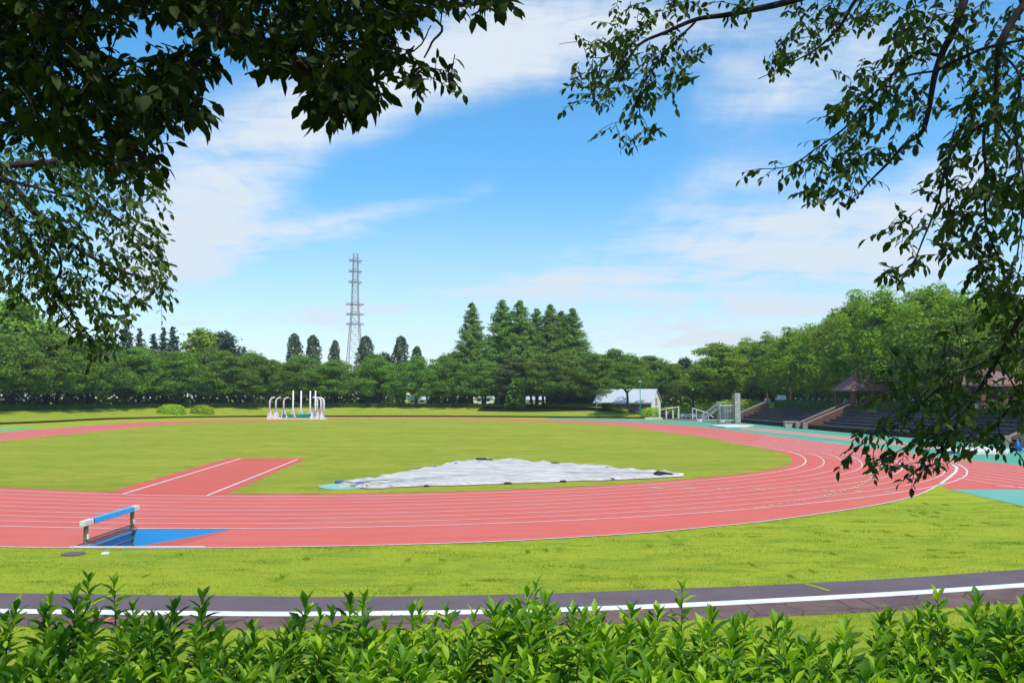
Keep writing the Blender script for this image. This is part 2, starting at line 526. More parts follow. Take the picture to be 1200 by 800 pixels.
def oval(off, n_=420):
    """closed curve at distance off outside the inner line"""
    out = []
    Hh = PI / 2 * OR_
    for i in range(n_):
        u = (i / n_ - .5) * OT
        sgn = 1 if u >= 0 else -1; a = abs(u)
        if a < Hh:
            t = a / OR_; cs, cq, ns_, nq = -OL / 2, 0, -math.cos(t), math.sin(t)
        elif a < Hh + OL:
            cs, cq, ns_, nq = a - Hh - OL / 2, 0, 0, 1
        else:
            t = (a - Hh - OL) / OR_; cs, cq, ns_, nq = OL / 2, 0, math.sin(t), math.cos(t)
        r = OR_ + off + delta(u)
        s_ = cs + ns_ * r; q = (cq + nq * r) * sgn
        out.append((OCX + s_ * math.sin(OA) + q * math.cos(OA), OCY + s_ * math.cos(OA) - q * math.sin(OA)))
    return out


# outer edge of the whole red surface in front and right
apron_px = [(0, 641), (100, 642.3), (240, 642.3), (400, 640), (500, 637.5), (600, 633.8), (750, 624.8), (850, 615.8), (900, 610.5), (1000, 596.3), (1050, 587), (1080, 578.5), (1102, 567)]
apron = [G(*p) for p in apron_px]
apron_c = [tuple(p) for p in catmull([(-70, 62), (-52, 44), (-36, 33.5), (-24, 28.6)] + apron, 6)]
SA = -0.087                                   # direction of the home straight


def straightpt(base, y):
    return (base[0] + (y - base[1]) * math.tan(SA), y)


L9b = G(1200, 545.7); L1b = G(1200, 572.3)

# pit of the water jump
PX0, PX1 = -13.45, -9.95
PY0, PY1 = 27.85, 31.25
pit = [(PX0, PY0), (PX1 - .55, PY0), (PX1, PY1), (PX0, PY1)]

# red polygon: apron -> chute -> home straight outer line -> oval outer line round the far side -> left
outer = oval(10.35)


# far side of the outer line: from the home straight anticlockwise round to the left
def idx_near(loop, p):
    return min(range(len(loop)), key=lambda i: (loop[i][0] - p[0]) ** 2 + (loop[i][1] - p[1]) ** 2)


i0 = idx_near(outer, G(840, 502.5)); i1 = idx_near(outer, (-62, 95))
far_arc = []
i = i0
while True:
    far_arc.append(outer[i])
    if i == i1: break
    i = (i + 1) % len(outer)
right_loop = [G(1112, 572.8), G(1200, 573.4), (32, 42), (33.5, 20), (44, 19.5), straightpt(L9b, 20), L9b, G(1100, 535.2), G(1000, 522), G(900, 510)]
red_loop = apron_c + right_loop + far_arc + [(-66, 85), (-72, 72)]

# ------------------------------------------------------------ ground and terrain
sheet('ground', [(-400, 17.2), (400, 17.2), (400, 600), (-400, 600)], 0., 'grass', [pit[::-1]])
sheet('running_track', red_loop, .008, 'red', [pit[::-1]])
sheet('infield', oval(-.95), .016, 'infield')

# green / pink aprons by the home straight
def off_line(pxs): return [G(*p) for p in pxs]


gr_out = off_line([(640, 489.0), (700, 490.3), (760, 491.8), (820, 493.8), (868, 495.6), (900, 498), (1000, 505.8), (1060, 512), (1180, 522)]) + [(50.5, 50), (52, 20)]
gr_in = [straightpt(L9b, 20), straightpt(L9b, 40), L9b, G(1000, 522), G(900, 510), G(840, 502.5), G(780, 496.3), G(700, 492.8), G(640, 490.6)]
sheet('green_apron', gr_out + gr_in, .004, 'green')
pk = off_line([(868, 500.3), (900, 502.5), (1000, 512), (1060, 518.5), (1130, 526.6), (1160, 531.5), (1100, 525.5 + 1.5), (1060, 523.5), (1000, 517), (900, 506.5), (868, 503.4)])
sheet('pink_strip', pk, .0125, 'pink')
sheet('teal_pavement', off_line([(1112, 573.1), (1200, 573.6)]) + [(33, 41.5), (32, 38)] + off_line([(1200, 593), (1150, 582)]), .012, 'teal')
sheet('left_green_strip', [G(*p) for p in [(-60, 506.5), (-60, 501.5), (0, 501.6), (42, 500.4), (40, 501.8), (0, 504)]], .0125, 'teal')
# gravelly pavement by the shed
sheet('yard', [G(*p) for p in [(742, 490.2), (800, 492.4), (868, 495.4), (905, 497)]] + [(42, 178), (44, 192), (24, 196), (24, 184)], .0035, 'asphalt')

# lanes
mb = MB()
for k in range(9):
    c = oval(10.0 * k / 8 if k else 0.0, 520)
    strip_mb(mb, c, .085 if k in (0, 8) else .06, .021, True)
structure(mb.build('lane_lines', 'white'))
mb = MB()
for k in range(1, 8):
    pass
for k in range(9):
    f = k / 8
    b = (L1b[0] * (1 - f) + L9b[0] * f, L1b[1] * (1 - f) + L9b[1] * f)
    y1 = 62 + 22 * f if k else 70
    strip_mb(mb, [straightpt(b, y) for y in (18, 40, 55, y1, y1 + 22)], .07, .0245)
# start marks at the end of the chute
strip_mb(mb, [G(1168, 569.5), G(1200, 571.4)], .12, .0245)
structure(mb.build('straight_lines', 'white'))
# white line of the apron
mb = MB()
strip_mb(mb, apron_c[:-1], .08, .0255)
strip_mb(mb, [G(1102, 567), G(1112, 560), G(1120, 553), G(1121.5, 548), G(1116, 544.5)], .16, .0265)
strip_mb(mb, [tuple(p) for p in catmull([G(85, 640.8), G(100, 641.3), G(240, 641.2)], 4)], .17, .0270)
structure(mb.build('apron_edge_line', 'white'))
# broken arc where lanes merge
mb = MB()
arc = catmull([G(*p) for p in [(885, 595.5), (925, 589), (952, 584), (980, 577.5), (1005, 569.5), (1020, 561), (1023, 553), (1020, 547)]], 9)
for a, b in zip(arc[::2], arc[1::2]): strip_mb(mb, [tuple(a), tuple(b)], .1, .028)
for px, py in [(770, 572.2), (808, 572.6), (848, 573.2), (890, 573.4), (930, 574.5), (970, 575.5), (1008, 576), (1043, 576.6)]:
    a = G(px - 7, py - .5); b = G(px + 7, py + .5)
    strip_mb(mb, [a, b], .22, .028)
structure(mb.build('lane_marks', 'mark'))

# javelin runway
sheet('javelin_runway', [G(*p) for p in [(268, 536.8), (361, 536.8), (264, 579.5), (125, 577.2)]], .0185, 'red2')
mb = MB()
strip_mb(mb, [G(282, 537.2), G(144, 579)], .11, .0225)
strip_mb(mb, [G(349, 538), G(242, 581)], .11, .0225)
structure(mb.build('runway_lines', 'white'))

# path along the foot of the near bank
path_top = [G(*p) for p in [(0, 694.6), (267, 698), (400, 699), (600, 696.3), (800, 689.3), (950, 683), (1080, 675.5), (1190, 667.5)]]
path_bot = [G(*p) for p in [(0, 733.5), (267, 737.5), (400, 738), (600, 735), (800, 727), (950, 720.5), (1080, 714), (1160, 709)]]
line_c = [G(*p) for p in [(0, 716), (267, 719), (400, 719), (600, 716), (800, 709), (1000, 698.5), (1100, 692.5), (1200, 685.5)]]


def extend(l, ll=9, rr=14):
    a = np.array(l[0]); b = np.array(l[1]); c = np.array(l[-2]); d = np.array(l[-1])
    u = (a - b) / np.hypot(*(a - b)); v = (d - c) / np.hypot(*(d - c))
    return [tuple(a + u * ll * 3 + np.array([0, 1.2])), tuple(a + u * ll)] + list(l) + [tuple(d + v * rr), tuple(d + v * rr * 2 + np.array([-2, 6]))]


pt_, pb_, lc_ = [[tuple(p) for p in catmull(extend(l), 6)] for l in (path_top, path_bot, line_c)]
sheet('path', pt_ + lc_[::-1], .006, 'asphalt')
sheet('path_shoulder', lc_ + pb_[::-1], .0055, 'asphalt_old')
mb = MB()
strip_mb(mb, lc_, .40, .011)
structure(mb.build('path_line', 'white'))
mb = MB()
strip_mb(mb, [G(100, 711.5), G(112, 705), G(128, 699), G(136, 696)], .13, .013)
strip_mb(mb, [G(972, 692.5), G(958, 688), G(944, 684)], .13, .013)
o = mb.build('crack_grass', 'grass'); o['kind'] = 'stuff'; tag(o, 'grass growing in the cracks across the asphalt path', 'grass')

mb = MB()
for px, py in [(678, 719.5), (702, 718.5), (752, 715)]:
    a = G(px - 3, py); b = G(px + 3, py + .7); strip_mb(mb, [a, b], .10, .012)
strip_mb(mb, [G(120, 729), G(132, 722.5)], .09, .012); strip_mb(mb, [G(120, 729), G(138, 727)], .07, .012)
structure(mb.build('paint_marks', 'red'))

# near bank under the camera
prof = [(-60, 3.25), (-5, 3.2), (3.5, 3.12), (5, 2.95), (8, 2.2), (12, 1.15), (15.5, .35), (17.2, .02), (17.8, -.05)]
xs = np.linspace(-160, 160, 65)
vs = [(x, y, z + (.08 * math.sin(x * .35 + y) if 4 < y < 16 else 0)) for y, z in prof for x in xs]
nx = len(xs)
fs = [(j * nx + i, j * nx + i + 1, (j + 1) * nx + i + 1, (j + 1) * nx + i) for j in range(len(prof) - 1) for i in range(nx - 1)]
structure(link('near_bank', pyme('near_bank', vs, fs), 'grass', smooth=True))

# far wall and bank
wall_pts = [(-112, 40), (-101, 90)] + [G(*p) for p in [(0, 497.3), (60, 494.9), (120, 491.8), (200, 489.6)]] + [(-66, 193.5), (-56, 197.5), (-40, 198.5), (-20, 198), (0, 194.5), (16, 188.5), (25.5, 184.8), (30, 189), (33.5, 200), (44, 208)]
WL = [tuple(p) for p in catmull(wall_pts, 5)]


def normals(l):
    out = []
    for i in range(len(l)):
        a = np.array(l[max(i - 1, 0)]); b = np.array(l[min(i + 1, len(l) - 1)])
        d = (b - a) / np.hypot(*(b - a)); out.append(np.array([-d[1], d[0]]))
    return out


WN = normals(WL)                                   # points outwards (left of travel: west/north)


def bankz(o):
    return float(np.interp(o, [0, .35, 4, 9, 14, 60, 500], [.3, .36, .9, 2.0, 2.3, 2.5, 3.]))


def bank_mesh(name, L_, N_, offs, zf, m, smooth=True):
    vs = []; fs = []
    for i in range(len(L_)):
        for o in offs:
            p = np.array(L_[i]) + N_[i] * o
            vs.append((p[0], p[1], zf(o)))
    k = len(offs)
    for i in range(len(L_) - 1):
        for j in range(k - 1):
            fs.append((i * k + j, (i + 1) * k + j, (i + 1) * k + j + 1, i * k + j + 1)[::-1])
    return structure(link(name, pyme(name, vs, fs), m, smooth=smooth))


bank_mesh('far_bank', WL, WN, [.3, 2, 4, 6.5, 9, 14, 40], bankz, 'bank')
sheet('far_terrain', [(-500, 60), (-150, 60), (-140, 240), (0, 252), (80, 230), (100, 60), (500, 60), (500, 900), (-500, 900)], 2.4, 'bank')
# the low dark wall as a real kerb, with a pale gap beside the two clipped bushes
mb = MB()
for i in range(len(WL) - 1):
    a = np.array(WL[i]); b = np.array(WL[i + 1]); na = WN[i]; nb = WN[i + 1]
    q = [a, b, b + nb * .35, a + na * .35]
    mb._add([(p[0], p[1], 0) for p in q] + [(p[0], p[1], .34) for p in q], [(0, 1, 5, 4), (4, 5, 6, 7), (2, 3, 7, 6), (0, 4, 7, 3), (1, 2, 6, 5)])
o = mb.build('track_wall', 'wall')
tag(o, 'long low dark red wall curving round the far side of the track', 'wall')

# ------------------------------------------------------------ grandstand terraces on the right
SB = [(40.4, 160.5), (43.0, 118), (45.2, 101), (47.2, 84), (50, 58), (53.5, 20)]     # front foot of the stand
SBc = [tuple(p) for p in catmull(SB, 4)]
SN = [-q for q in normals(SBc)]                                # towards +X... fixed below
SN = [q if q[0] > 0 else -q for q in SN]
NST = 6; RISE = .37; TREAD = .95; Z0 = .62
stand = empty('grandstand', (*SB[1], 0), 'dark stone terraced stand beside the home straight under the trees', 'grandstand')


def loc(o, parent):
    """keep an object modelled in world space in place under its parent"""
    o.parent = parent
    o.matrix_parent_inverse = parent.matrix_basis.inverted() if parent.matrix_basis else o.matrix_parent_inverse
    return o


def world_part(mb_, name, m, parent, smooth=False):
    """build mesh given in world coordinates as a child of an Empty at parent.location / rotation"""
    o = mb_.build(name, m, None, smooth)
    px_, py_, pz_ = parent.location; a = -parent.rotation_euler.z; s_ = parent.scale[0]
    ca, sa = math.cos(a), math.sin(a)
    for v in o.data.vertices:
        x, y, z = v.co.x - px_, v.co.y - py_, v.co.z - pz_
        v.co = ((x * ca - y * sa) / s_, (x * sa + y * ca) / s_, z / s_)
    o.parent = parent
    return o


def along(mb_, L_, N_, o0, o1, z0, z1):
    for i in range(len(L_) - 1):
        a = np.array(L_[i]); b = np.array(L_[i + 1])
        q = [a + N_[i] * o0, b + N_[i + 1] * o0, b + N_[i + 1] * o1, a + N_[i] * o1]
        fs_ = [(0, 4, 5, 1), (4, 7, 6, 5), (2, 6, 7, 3)]
        if i == 0: fs_.append((0, 3, 7, 4))
        if i == len(L_) - 2: fs_.append((1, 5, 6, 2))
        mb_._add([(p[0], p[1], z0) for p in q] + [(p[0], p[1], z1) for p in q], fs_)


mb = MB(); along(mb, SBc, SN, 0, .35, 0, Z0)
world_part(mb, 'front_wall', 'wall', stand)
mb = MB(); along(mb, SBc, SN, -.05, .4, Z0 + .003, Z0 + .07)
world_part(mb, 'coping', 'coping', stand)
mb = MB()
for k in range(NST):
    along(mb, SBc, SN, 1.2 + k * TREAD, 1.2 + (k + 1) * TREAD + (0 if k < NST - 1 else .6), 0 if k == 0 else Z0 + (k - 1) * RISE - .2, Z0 + k * RISE + .05)
world_part(mb, 'terrace', 'stone', stand)
mb = MB()
for k in range(NST):
    z = Z0 + k * RISE + .053
    along(mb, SBc, SN, 1.2 + k * TREAD - .03, 1.2 + k * TREAD + .30, z, z + .07)
world_part(mb, 'bench', 'coping', stand)
TOPO = 1.2 + NST * TREAD + .6
TOPZ = Z0 + (NST - 1) * RISE + .05
bank_mesh('stand_terrain', SBc, [-q for q in SN], [-.4, -1.25], lambda o: .03, 'asphalt', False)
def rbz(o): return float(np.interp(-o, [TOPO, TOPO + .5, TOPO + 3.2, 60, 200], [TOPZ - .05, TOPZ, 3.45, 3.5, 3.5]))
bank_mesh('right_bank', [(40.0, 190), (40.2, 176)] + SBc, [-SN[0], -SN[0]] + [-q for q in SN], [-TOPO, -TOPO - .5, -TOPO - 3.2, -60, -160], rbz, 'bank')

# stairs with pale capped flank walls, climbing through the stand
def stand_frame(y):
    i = min(range(len(SBc)), key=lambda i: abs(SBc[i][1] - y))
    nn = SN[i]; a = SBc[max(i - 1, 0)]; b = SBc[min(i + 1, len(SBc) - 1)]
    x = np.interp(y, [q[1] for q in SBc][::-1], [q[0] for q in SBc][::-1])
    t = np.array([nn[1], -nn[0]])
    return np.array([x, y]), nn, (t if t[1] < 0 else -t)


def stairs(y, wide, label, cat='stairs'):
    wide *= .75
    p, nn, tt = stand_frame(y)
    e = empty('stand_stairs', (p[0], p[1], 0), label, cat)
    mb = MB()
    ns2 = 17; run = TOPO - .4
    for k in range(ns2):
        o0 = -.4 + run * k / ns2; o1 = -.4 + run * (k + 1) / ns2
        q = [p + nn * o0 - tt * wide / 2, p + nn * o1 - tt * wide / 2, p + nn * o1 + tt * wide / 2, p + nn * o0 + tt * wide / 2]
        mb.prism([tuple(a) for a in q], 0.02, .2 + 3.35 * (k + 1) / ns2)
    world_part(mb, 'steps', 'brick', e)
    for s_ in (-1, 1):
        mb = MB()
        a = p + nn * -.6 + tt * s_ * (wide / 2 + .2); b = p + nn * (run - .3) + tt * s_ * (wide / 2 + .2)
        mbw = MB()
        for t0, t1 in ((0, 1),):
            vsx = []
            for q, z in ((a, .7), (b, 3.75)):
                for sg in (-1, 1):
                    pp = q + tt * sg * .16
                    vsx += [(pp[0], pp[1], 0.02), (pp[0], pp[1], z)]
            mbw._add(vsx, [(0, 1, 5, 4), (2, 6, 7, 3), (1, 3, 7, 5), (0, 2, 3, 1), (4, 5, 7, 6)])
        world_part(mbw, 'flank_wall', 'brick', e)
        mb.bar((a[0], a[1], .78), (b[0], b[1], 3.83), .36, .12)
        mb.box(a[0] - .3, a[0] + .3, a[1] - .3, a[1] + .3, 0.02, 1.0)
        mb.box(b[0] - .3, b[0] + .3, b[1] - .3, b[1] + .3, 3.3, 4.3)
        world_part(mb, 'flank_cap', 'cap', e)
    return e


stairs(126.5, 3.0, 'brick stairs with pale capped flank walls climbing the stand towards the pavilion')
stairs(81.5, 3.0, 'brick stairs with one pale capped flank near the right edge of the stand')
stairs(160.8, 1.2, 'narrow reddish stair at the far end of the stand by the scaffold tower')

# small beige plinth beside the stair foot
mb = MB(); mb.box(-.9, .9, -.5, .5, 0, .8); mb.box(-1.0, 1.0, -.6, .6, .803, .92)
o = mb.build('plinth', 'beige'); o.location = (41.9, 131.5, .03)
tag(o, 'small beige stone plinth at the foot of the middle stairs', 'plinth')


# ------------------------------------------------------------ foliage generators
def quads(cen, nrm, size, aspect=.62, droop=None):
    """one bent diamond leaf clump per centre"""
    k = len(cen)
    nrm = nrm / np.linalg.norm(nrm, axis=1)[:, None]
    t = rng.normal(size=(k, 3))
    t -= nrm * (t * nrm).sum(1)[:, None]
    t /= np.linalg.norm(t, axis=1)[:, None]
    b = np.cross(nrm, t)
    s_ = (size * rng.uniform(.6, 1.35, k))[:, None]
    V_ = np.stack([cen - t * s_, cen - b * s_ * aspect + nrm * s_ * .12, cen + t * s_ - nrm * s_ * .15, cen + b * s_ * aspect + nrm * s_ * .12], 1).reshape(-1, 3)
    F_ = np.arange(4 * k).reshape(-1, 4)
    return V_, F_


def pads_crown(pads, per, size, flat=.35, up=.8):
    """pads: list of (x,y,z,rx,rz); leaves through each pad's volume"""
    cs = []; nsn = []
    for x, y, z, rx, rz in pads:
        k = max(8, int(per * rx * rx))
        u = rng.normal(size=(k, 3)); u /= np.linalg.norm(u, axis=1)[:, None]
        r = rng.uniform(.25, 1, k)[:, None] ** .5
        lump = 1 + .25 * np.sin(u[:, :1] * 5 + x) * np.cos(u[:, 1:2] * 4 + y)
        p = u * r * lump * np.array([rx, rx, rz])
        cs.append(p + np.array([x, y, z]))
        nsn.append(u * .7 + np.array([0, 0, up]) + rng.normal(size=(k, 3)) * .45)
    return quads(np.concatenate(cs), np.concatenate(nsn), size)


def trunk_mesh(name, h0, rad, limbs, crown_r, top, k=7):
    mb = MB()
    lean = random.uniform(-.3, .3)
    mb.tube([(0, 0, -.4), (0, 0, .1), (lean * .4, 0, h0 * .6), (lean, .1, h0)], [rad * 1.7, rad * 1.25, rad, rad * .85], k)
    for i in range(limbs):
        a = 2 * PI * i / limbs + random.uniform(-.4, .4)
        rr = crown_r * random.uniform(.45, .8); zt = top * random.uniform(.72, .9)
        p0 = Vector((lean, .1, h0 * random.uniform(.85, .98))); p3 = Vector((math.cos(a) * rr, math.sin(a) * rr, zt))
        p1 = p0.lerp(p3, .35) + Vector((0, 0, -.1 * rr)); p2 = p0.lerp(p3, .7) + Vector((random.uniform(-.4, .4), random.uniform(-.4, .4), 0))
        mb.tube([p0, p1, p2, p3], [rad * .6, rad * .42, rad * .28, rad * .08], 5)
        for j in range(3):
            q0 = p1.lerp(p3, random.uniform(.1, .7)); q1 = q0 + Vector((random.uniform(-1, 1), random.uniform(-1, 1), random.uniform(.2, 1))).normalized() * rr * .5
            mb.tube([q0, q0.lerp(q1, .5) + Vector((0, 0, -.1)), q1], [rad * .22, rad * .15, rad * .04], 4)
    return pyme(name, mb.v, mb.f)


def crown_spread(name, h_, rc, zb, npad, per, size, padr=(1.2, 2.2), flatz=.42, loose=.3):
    """broad domed crown of layered pads"""
    pads = []
    for i in range(npad):
        # points through a dome, weighted to the outside
        while True:
            a = random.uniform(0, 2 * PI); t = random.random() ** .5
            zf = random.random()
            prof_ = math.sqrt(max(0, 1 - (zf * 1.0) ** 2.2)) * (.72 + .28 * min(1, zf * 4))
            r = rc * prof_ * t
            if t > .55 or zf > .45 or random.random() < .3: break
        pr = random.uniform(*padr)
        r = max(0, r - pr * .45)
        r += random.uniform(0, loose * .6); z = zb + (h_ - zb) * zf * .93 + random.gauss(0, loose)
        pads.append((math.cos(a) * r, math.sin(a) * r, z, pr, pr * random.uniform(flatz * .7, flatz * 1.4)))
    return npmesh(name, *pads_crown(pads, per, size))


def crown_cone(name, h_, rb, zb, size, nwh=26, power=.8, col=None, per=70, rag=.25):
    cs = []; nsn = []
    for i in range(nwh):
        f = (i + .5) / nwh
        z = zb + (h_ - zb) * f
        r0 = rb * (1 - f) ** power * (1 - .35 * max(0, .12 - f) / .12)
        nb = max(4, int(11 * (1 - f) + 4))
        for j in range(nb):
            a = random.uniform(0, 2 * PI); L_ = r0 * random.uniform(1 - rag * 1.4, 1 + rag * .6) + .15
            k = int(per * (.25 + L_ / max(rb, .1)))
            t = rng.uniform(.15, 1, k)[:, None]
            c = np.array([math.cos(a), math.sin(a), 0]) * t * L_
            c = c + np.array([0, 0, z]) + np.array([0, 0, 1]) * (t * L_ * random.uniform(.05, .5)) + rng.normal(size=(k, 3)) * np.array([.30, .30, .22]) * (.5 + .12 * L_)
            cs.append(c)
            nsn.append(np.array([math.cos(a), math.sin(a), .7]) + rng.normal(size=(k, 3)) * .6)
    return npmesh(name, *quads(np.concatenate(cs), np.concatenate(nsn), size, .5))


def crown_column(name, h_, rc, zb, size, k, lean=0.):
    f = rng.uniform(0, 1, k)
    prof_ = np.sin(np.clip(f, 0, 1) ** .8 * PI) ** .38
    a = rng.uniform(0, 2 * PI, k)
    lump = 1 + .22 * np.sin(a * 3 + f * 14) + .15 * np.sin(a * 5 - f * 31)
    r = rc * prof_ * lump * rng.uniform(.45, 1, k) ** .5
    c = np.stack([np.cos(a) * r + lean * f, np.sin(a) * r, zb + (h_ - zb) * f], 1)
    nn = np.stack([np.cos(a), np.sin(a), np.full(k, .6)], 1) + rng.normal(size=(k, 3)) * .5
    return npmesh(name, *quads(c, nn, size, .5))


def hedge_mesh(name, L_, N_, o0, o1, z0f, hh, size, dens):
    """clipped hedge following a line: leaves on its faces"""
    cs = []; nsn = []
    for i in range(len(L_) - 1):
        a = np.array(L_[i]); b = np.array(L_[i + 1]); ln = np.hypot(*(b - a)); nn = N_[i]
        k = int(ln * dens * (abs(o1 - o0) + 2 * hh))
        u = rng.uniform(0, 1, k)[:, None]; q = rng.uniform(0, 1, k)
        w_ = abs(o1 - o0)
        top = q < w_ / (w_ + 1.4 * hh)
        o = np.where(top, rng.uniform(o0, o1, k), o0 + rng.normal(0, .08, k))
        z = np.where(top, hh * (1 + .05 * np.sin(u[:, 0] * 7 + i)) + rng.normal(0, .07, k), rng.uniform(0, hh, k))
        p = a + (b - a) * u + nn * o[:, None]
        cs.append(np.stack([p[:, 0], p[:, 1], z + z0f], 1))
        nv = np.where(top[:, None], np.array([0, 0, 1.]), np.array([-nn[0] * np.sign(o1 - o0), -nn[1] * np.sign(o1 - o0), .3]))
        nsn.append(nv + rng.normal(size=(k, 3)) * .5)
    return quads(np.concatenate(cs), np.concatenate(nsn), size, .6)


# ---- tree prototypes (mesh data shared by the copies)
CH = [(trunk_mesh('trunk', 2.6, .32, 6, 6.2, 9), crown_spread('crown', random.uniform(11.4, 12.6), random.uniform(6.8, 7.8), 2.9, 125, 52, .19, (.9, 2.1), .36)) for _ in range(5)]
FK = (trunk_mesh('trunk', 4.0, .30, 5, 5.5, 10), crown_spread('crown', 11.8, 7.0, 5.0, 110, 50, .19, (.9, 2.0), .36))
ZK = [(trunk_mesh('trunk', 5.5, .34, 6, 6.0, 15), crown_spread('crown', random.uniform(15.4, 16.8), random.uniform(6.6, 7.6), 3.2, 175, 50, .20, (.7, 1.9), .5, .8)) for _ in range(4)]
RD = [(trunk_mesh('trunk', 4.5, .35, 5, 4.5, 12), crown_spread('crown', random.uniform(12, 13.5), 5.2, 3.0, 70, 26, .3, (1.2, 2.2), .6)) for _ in range(2)]
MT = [(None, crown_cone('crown', random.uniform(27, 28), random.uniform(6.2, 6.8), 2.5, .21, 60, .70, per=110, rag=.16)) for _ in range(4)]
CN = [(None, crown_cone('crown', 17, 4.6, 2, .30, 24, .95, per=36, rag=.3)) for _ in range(2)]
PO = [(None, crown_column('crown', 20, 2.45, 2, .34, 4200, random.uniform(-.6, .6))) for _ in range(3)]


def pole_trunk(h_, r_):
    mb = MB(); mb.tube([(0, 0, -.3), (.05, 0, h_ * .4), (0, 0, h_)], [r_, r_ * .65, r_ * .08], 7)
    return pyme('trunk', mb.v, mb.f)


for i in range(4): MT[i] = (pole_trunk(26, .45), MT[i][1])
for i in range(2): CN[i] = (pole_trunk(16, .3), CN[i][1])
for i in range(3): PO[i] = (pole_trunk(18, .28), PO[i][1])
TREES = []


def tree(kind, name, proto, x, y, z, s, label, cat, leaf, group=None, bark='bark', sz=1.):
    e = empty(name, (x, y, z), label, cat, random.uniform(0, 2 * PI), group, s)
    e.scale = (s, s, s * sz)
    tm, cm = proto
    t = bpy.data.objects.new('trunk', tm); C.objects.link(t); t.parent = e
    c = bpy.data.objects.new('crown', cm); C.objects.link(c); c.parent = e
    for o, q in ((t, bark), (c, leaf)):
        if not o.data.materials: o.data.materials.append(M[q])
        else:
            o.material_slots[0].link = 'OBJECT'; o.material_slots[0].material = M[q]
    return e


ORD = ['first', 'second', 'third', 'fourth', 'fifth', 'sixth', 'seventh', 'eighth', 'ninth', 'tenth', 'eleventh', 'twelfth', 'thirteenth', 'fourteenth',
       'fifteenth', 'sixteenth', 'seventeenth', 'eighteenth', 'nineteenth', 'twentieth', 'twenty-first', 'twenty-second', 'twenty-third', 'twenty-fourth', 'twenty-fifth', 'twenty-sixth', 'twenty-seventh', 'twenty-eighth', 'twenty-ninth', 'thirtieth']


def resample(L_, N_, off, step, start=0., end=1e9, jit=0.):
    pts = [np.array(L_[i]) + N_[i] * off for i in range(len(L_))]
    seg = [np.hypot(*(pts[i + 1] - pts[i])) for i in range(len(pts) - 1)]
    cum = np.concatenate([[0], np.cumsum(seg)])
    out = []; s_ = start
    while s_ < min(cum[-1], end):
        i = min(int(np.searchsorted(cum, s_, side='right')) - 1, len(seg) - 1)
        f = (s_ - cum[i]) / max(seg[i], 1e-6)
        out.append(pts[i] * (1 - f) + pts[i + 1] * f + np.array([random.uniform(-jit, jit), random.uniform(-jit, jit)]))
        s_ += step * random.uniform(.85, 1.15)
    return out


def inview(p, margin=90):
    return p[1] > 5 and -margin < 600 + p[0] / p[1] * FPX < 1200 + margin


fr = [p for p in resample(WL, WN, 11.5, 9.0, 0, 400, .8) if inview(p) and p[0] < 24 and 600 + p[0] / p[1] * FPX < 704]
for i, p in enumerate(fr):
    px = 600 + p[0] / p[1] * FPX
    extra = ' in the front row behind the dark track wall'
    lab = f'{ORD[i]} broad feathery tree from the left{extra}'
    rust = abs(px - 603) < 22
    big = 1.2 if px < 190 else (1.08 if px < 330 else .98)
    tree('c', 'cherry_tree', CH[i % 5], p[0], p[1], bankz(13), .96 * big * random.uniform(.93, 1.07), lab, 'tree', 'lf_rust' if rust else 'lf_cherry', 'broad trees in the front row behind the far wall')
bk = [p for p in resample(WL, WN, 24.0, 10.0, 4, 460, 1.5) if inview(p, 60)]
bk = [p for p in bk if p[0] < 30]
for i, p in enumerate(bk):
    px = 600 + p[0] / p[1] * FPX
    s = 1.22 if px < 150 else (1.12 if px < 270 else 1.02)
    tree('c', 'broad_tree', CH[(i + 2) % 5], p[0], p[1], 2.4, s * random.uniform(.94, 1.08), f'{ORD[i]} darker rounded tree from the left in the second row behind the front trees', 'tree', 'lf_cherry', 'rounded trees in the second row')


def topat(px, pytop, d, base_h, zb=2.4):
    """scale so that a prototype of height base_h standing at depth d reaches row pytop"""
    p = at(px, pytop, d)
    return p.x, d, zb, (p.z - zb) / base_h


for i, (px, pt, d) in enumerate([(553, 355, 222), (589, 350, 224), (609, 353, 221), (629, 362, 224), (645, 357, 222), (658, 363, 225), (671, 362, 223)]):
    x, y, z, s = topat(px, pt, d, 27.5)
    s *= 1.0
    lab = 'tall conical redwood standing alone left of the redwood group' if i == 0 else f'{ORD[i-1]} tall conical redwood from the left in the tight group of six'
    tree('m', 'redwood_tree', MT[i % 4], x, y, z, s, lab, 'tree', 'lf_meta', None if i == 0 else 'tight group of tall conical redwoods', 'barkgrey').scale = (s * (1.12 if i == 0 else 1.3), s * (1.12 if i == 0 else 1.3), s)
for i, (px, pt, d, s2) in enumerate([(345, 391, 250, 1), (368, 393, 252, 1), (391, 399, 262, .8), (429, 394, 248, 1.15), (468, 394, 255, 1.05), (489, 406, 262, 1.0)]):
    x, y, z, s = topat(px, pt, d, 20)
    labs = ['narrow dark poplar furthest left behind the hammer cage', 'narrow poplar just right of the leftmost poplar', 'thin pale poplar close left of the lattice tower', 'dense narrow poplar immediately right of the lattice tower', 'loose topped narrow poplar between the lattice tower and the redwoods', 'short narrow poplar right of the loose topped poplar']
    e = tree('p', 'poplar_tree', PO[i % 3], x, y, z, s, labs[i], 'tree', 'lf_pop', 'narrow poplars rising behind the tree line')
    e.scale = (s * s2, s * s2, s)
